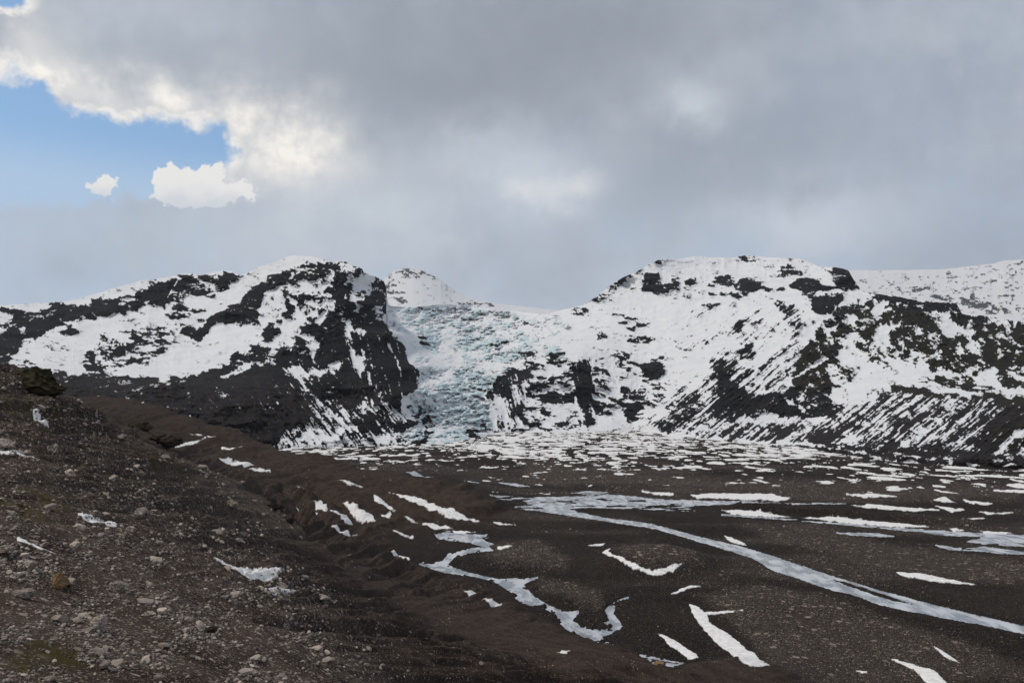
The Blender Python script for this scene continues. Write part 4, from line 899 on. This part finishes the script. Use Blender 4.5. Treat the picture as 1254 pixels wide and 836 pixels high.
edge = wt.m('MULTIPLY', wt.ramp(hole, .03, .34), wt.m('MULTIPLY', wt.ramp(el0, azel(100, 215)[1], azel(100, 175)[1]), wt.ramp(nE, .3, .62, .45, 1.0)))
rim = wt.m('MAXIMUM', rim, wt.m('MULTIPLY', edge, .9))
cl = wt.mix(rim, veil, (.84, .80, .74))
nsky = wt.node('ShaderNodeTexSky', sky_type='NISHITA'); nsky.sun_disc = False; nsky.sun_elevation = SUN_EL; nsky.sun_rotation = SUN_AZ; nsky.air_density = 1.0; nsky.dust_density = .4; nsky.ozone_density = 2.0
BG = .10
blue = wt.node('ShaderNodeMix', data_type='RGBA', blend_type='MULTIPLY'); blue.inputs[0].default_value = 1
wt.put(blue.inputs[6], nsky.outputs[0]); blue.inputs[7].default_value = (.97, 1.19, 1.24, 1)
PS = (wt.m('ADD', az0, wt.m('MULTIPLY', wt.m('SUBTRACT', nE, .5), .085)), wt.m('ADD', el0, wt.m('MULTIPLY', wt.m('SUBTRACT', nF, .5), .06)))
puff = total(blob(250, 226, 46, 20, 1.05, 0, PS), blob(195, 242, 22, 8, .4, 0, PS), *[blob(*q, 0, PS) for q in ((127, 228, 20, 11, .95), (218, 232, 18, 12, .5), (290,236,26,8,.6), (240,240,30,10,.5))])
puff = wt.m('ADD', puff, wt.m('MULTIPLY', wt.m('SUBTRACT', wt.noise(d, 34.0, 6, .65), .5), 1.1))
scl = wt.node('ShaderNodeMix', data_type='RGBA', blend_type='MULTIPLY'); scl.inputs[0].default_value = 1; wt.put(scl.inputs[6], cl); scl.inputs[7].default_value = (10, 10, 10, 1)
pb = wt.mix(wt.ramp(el0, azel(100, 235)[1], azel(100, 150)[1], .55, .08), blue.outputs[2], (4.6, 5.5, 6.6))
sky = wt.mix(wt.ramp(hole, .30, .66), scl.outputs[2], pb)
sky = wt.mix(wt.ramp(puff, .44, .60), sky, wt.mix(wt.ramp(wt.m('ADD', wt.m('ADD', wt.m('MULTIPLY', nB, .6), wt.m('MULTIPLY', nE, .5)), wt.m('MULTIPLY', wt.m('SUBTRACT', el0, azel(250, 236)[1]), 10)), .30, .66), (5.6, 5.9, 6.3), (7.4, 7.3, 7.1)))
low = wt.ramp(el0, -.03, .0)
sky = wt.mix(low, (.4, .38, .37), sky)
wt.put(bg.inputs[0], sky); bg.inputs[1].default_value = BG

sun = bpy.data.lights.new('sun', 'SUN'); sun.energy = 1.7; sun.angle = math.radians(12); sun.color = (1.0, .93, .84)
so = bpy.data.objects.new('sun', sun); COL.objects.link(so)
from mathutils import Vector
sv = Vector((math.sin(SUN_AZ) * math.cos(SUN_EL), math.cos(SUN_AZ) * math.cos(SUN_EL), math.sin(SUN_EL)))
so.rotation_euler = (-sv).to_track_quat('-Z', 'Y').to_euler()

# air between the camera and the far ridges
HAZE = 1.5e-5
if HAZE > 0:
    bm = bmesh.new(); bmesh.ops.create_cube(bm, size=1.0); hm = bpy.data.meshes.new('haze'); 
    for v in bm.verts: v.co = (v.co.x * 56000, -120 + (v.co.y + .5) * 29000, -25 + (v.co.z + .5) * 5600)
    bm.to_mesh(hm); bm.free()
    mh = bpy.data.materials.new('haze'); mh.use_nodes = True; t = mh.node_tree; t.nodes.remove(t.nodes['Principled BSDF'])
    pvn = t.nodes.new('ShaderNodeVolumePrincipled'); pvn.inputs['Density'].default_value = HAZE; pvn.inputs['Color'].default_value = (.86, .90, .96, 1)
    t.links.new(pvn.outputs[0], t.nodes['Material Output'].inputs['Volume']); hm.materials.append(mh)
    ho = bpy.data.objects.new('haze', hm); COL.objects.link(ho); tag(ho, 'thin pale haze filling the air before the mountains', 'haze', kind='stuff')

cam = bpy.data.cameras.new('camera'); cam.sensor_width = 36; cam.lens = F / 1254 * 36; cam.clip_start = .1; cam.clip_end = 40000
co = bpy.data.objects.new('camera', cam); COL.objects.link(co); co.location = (0, 0, H); co.rotation_euler = (math.pi / 2 + ALPHA, 0, 0); scene.camera = co
scene.view_settings.view_transform = 'Standard'; scene.view_settings.look = 'None'; scene.view_settings.exposure = 0.38; scene.view_settings.gamma = 1
try: scene.view_settings.use_curve_mapping = False
except Exception: pass
scene.render.engine = 'CYCLES'; scene.cycles.max_bounces = 6; scene.cycles.volume_bounces = 0; scene.cycles.use_denoising = True
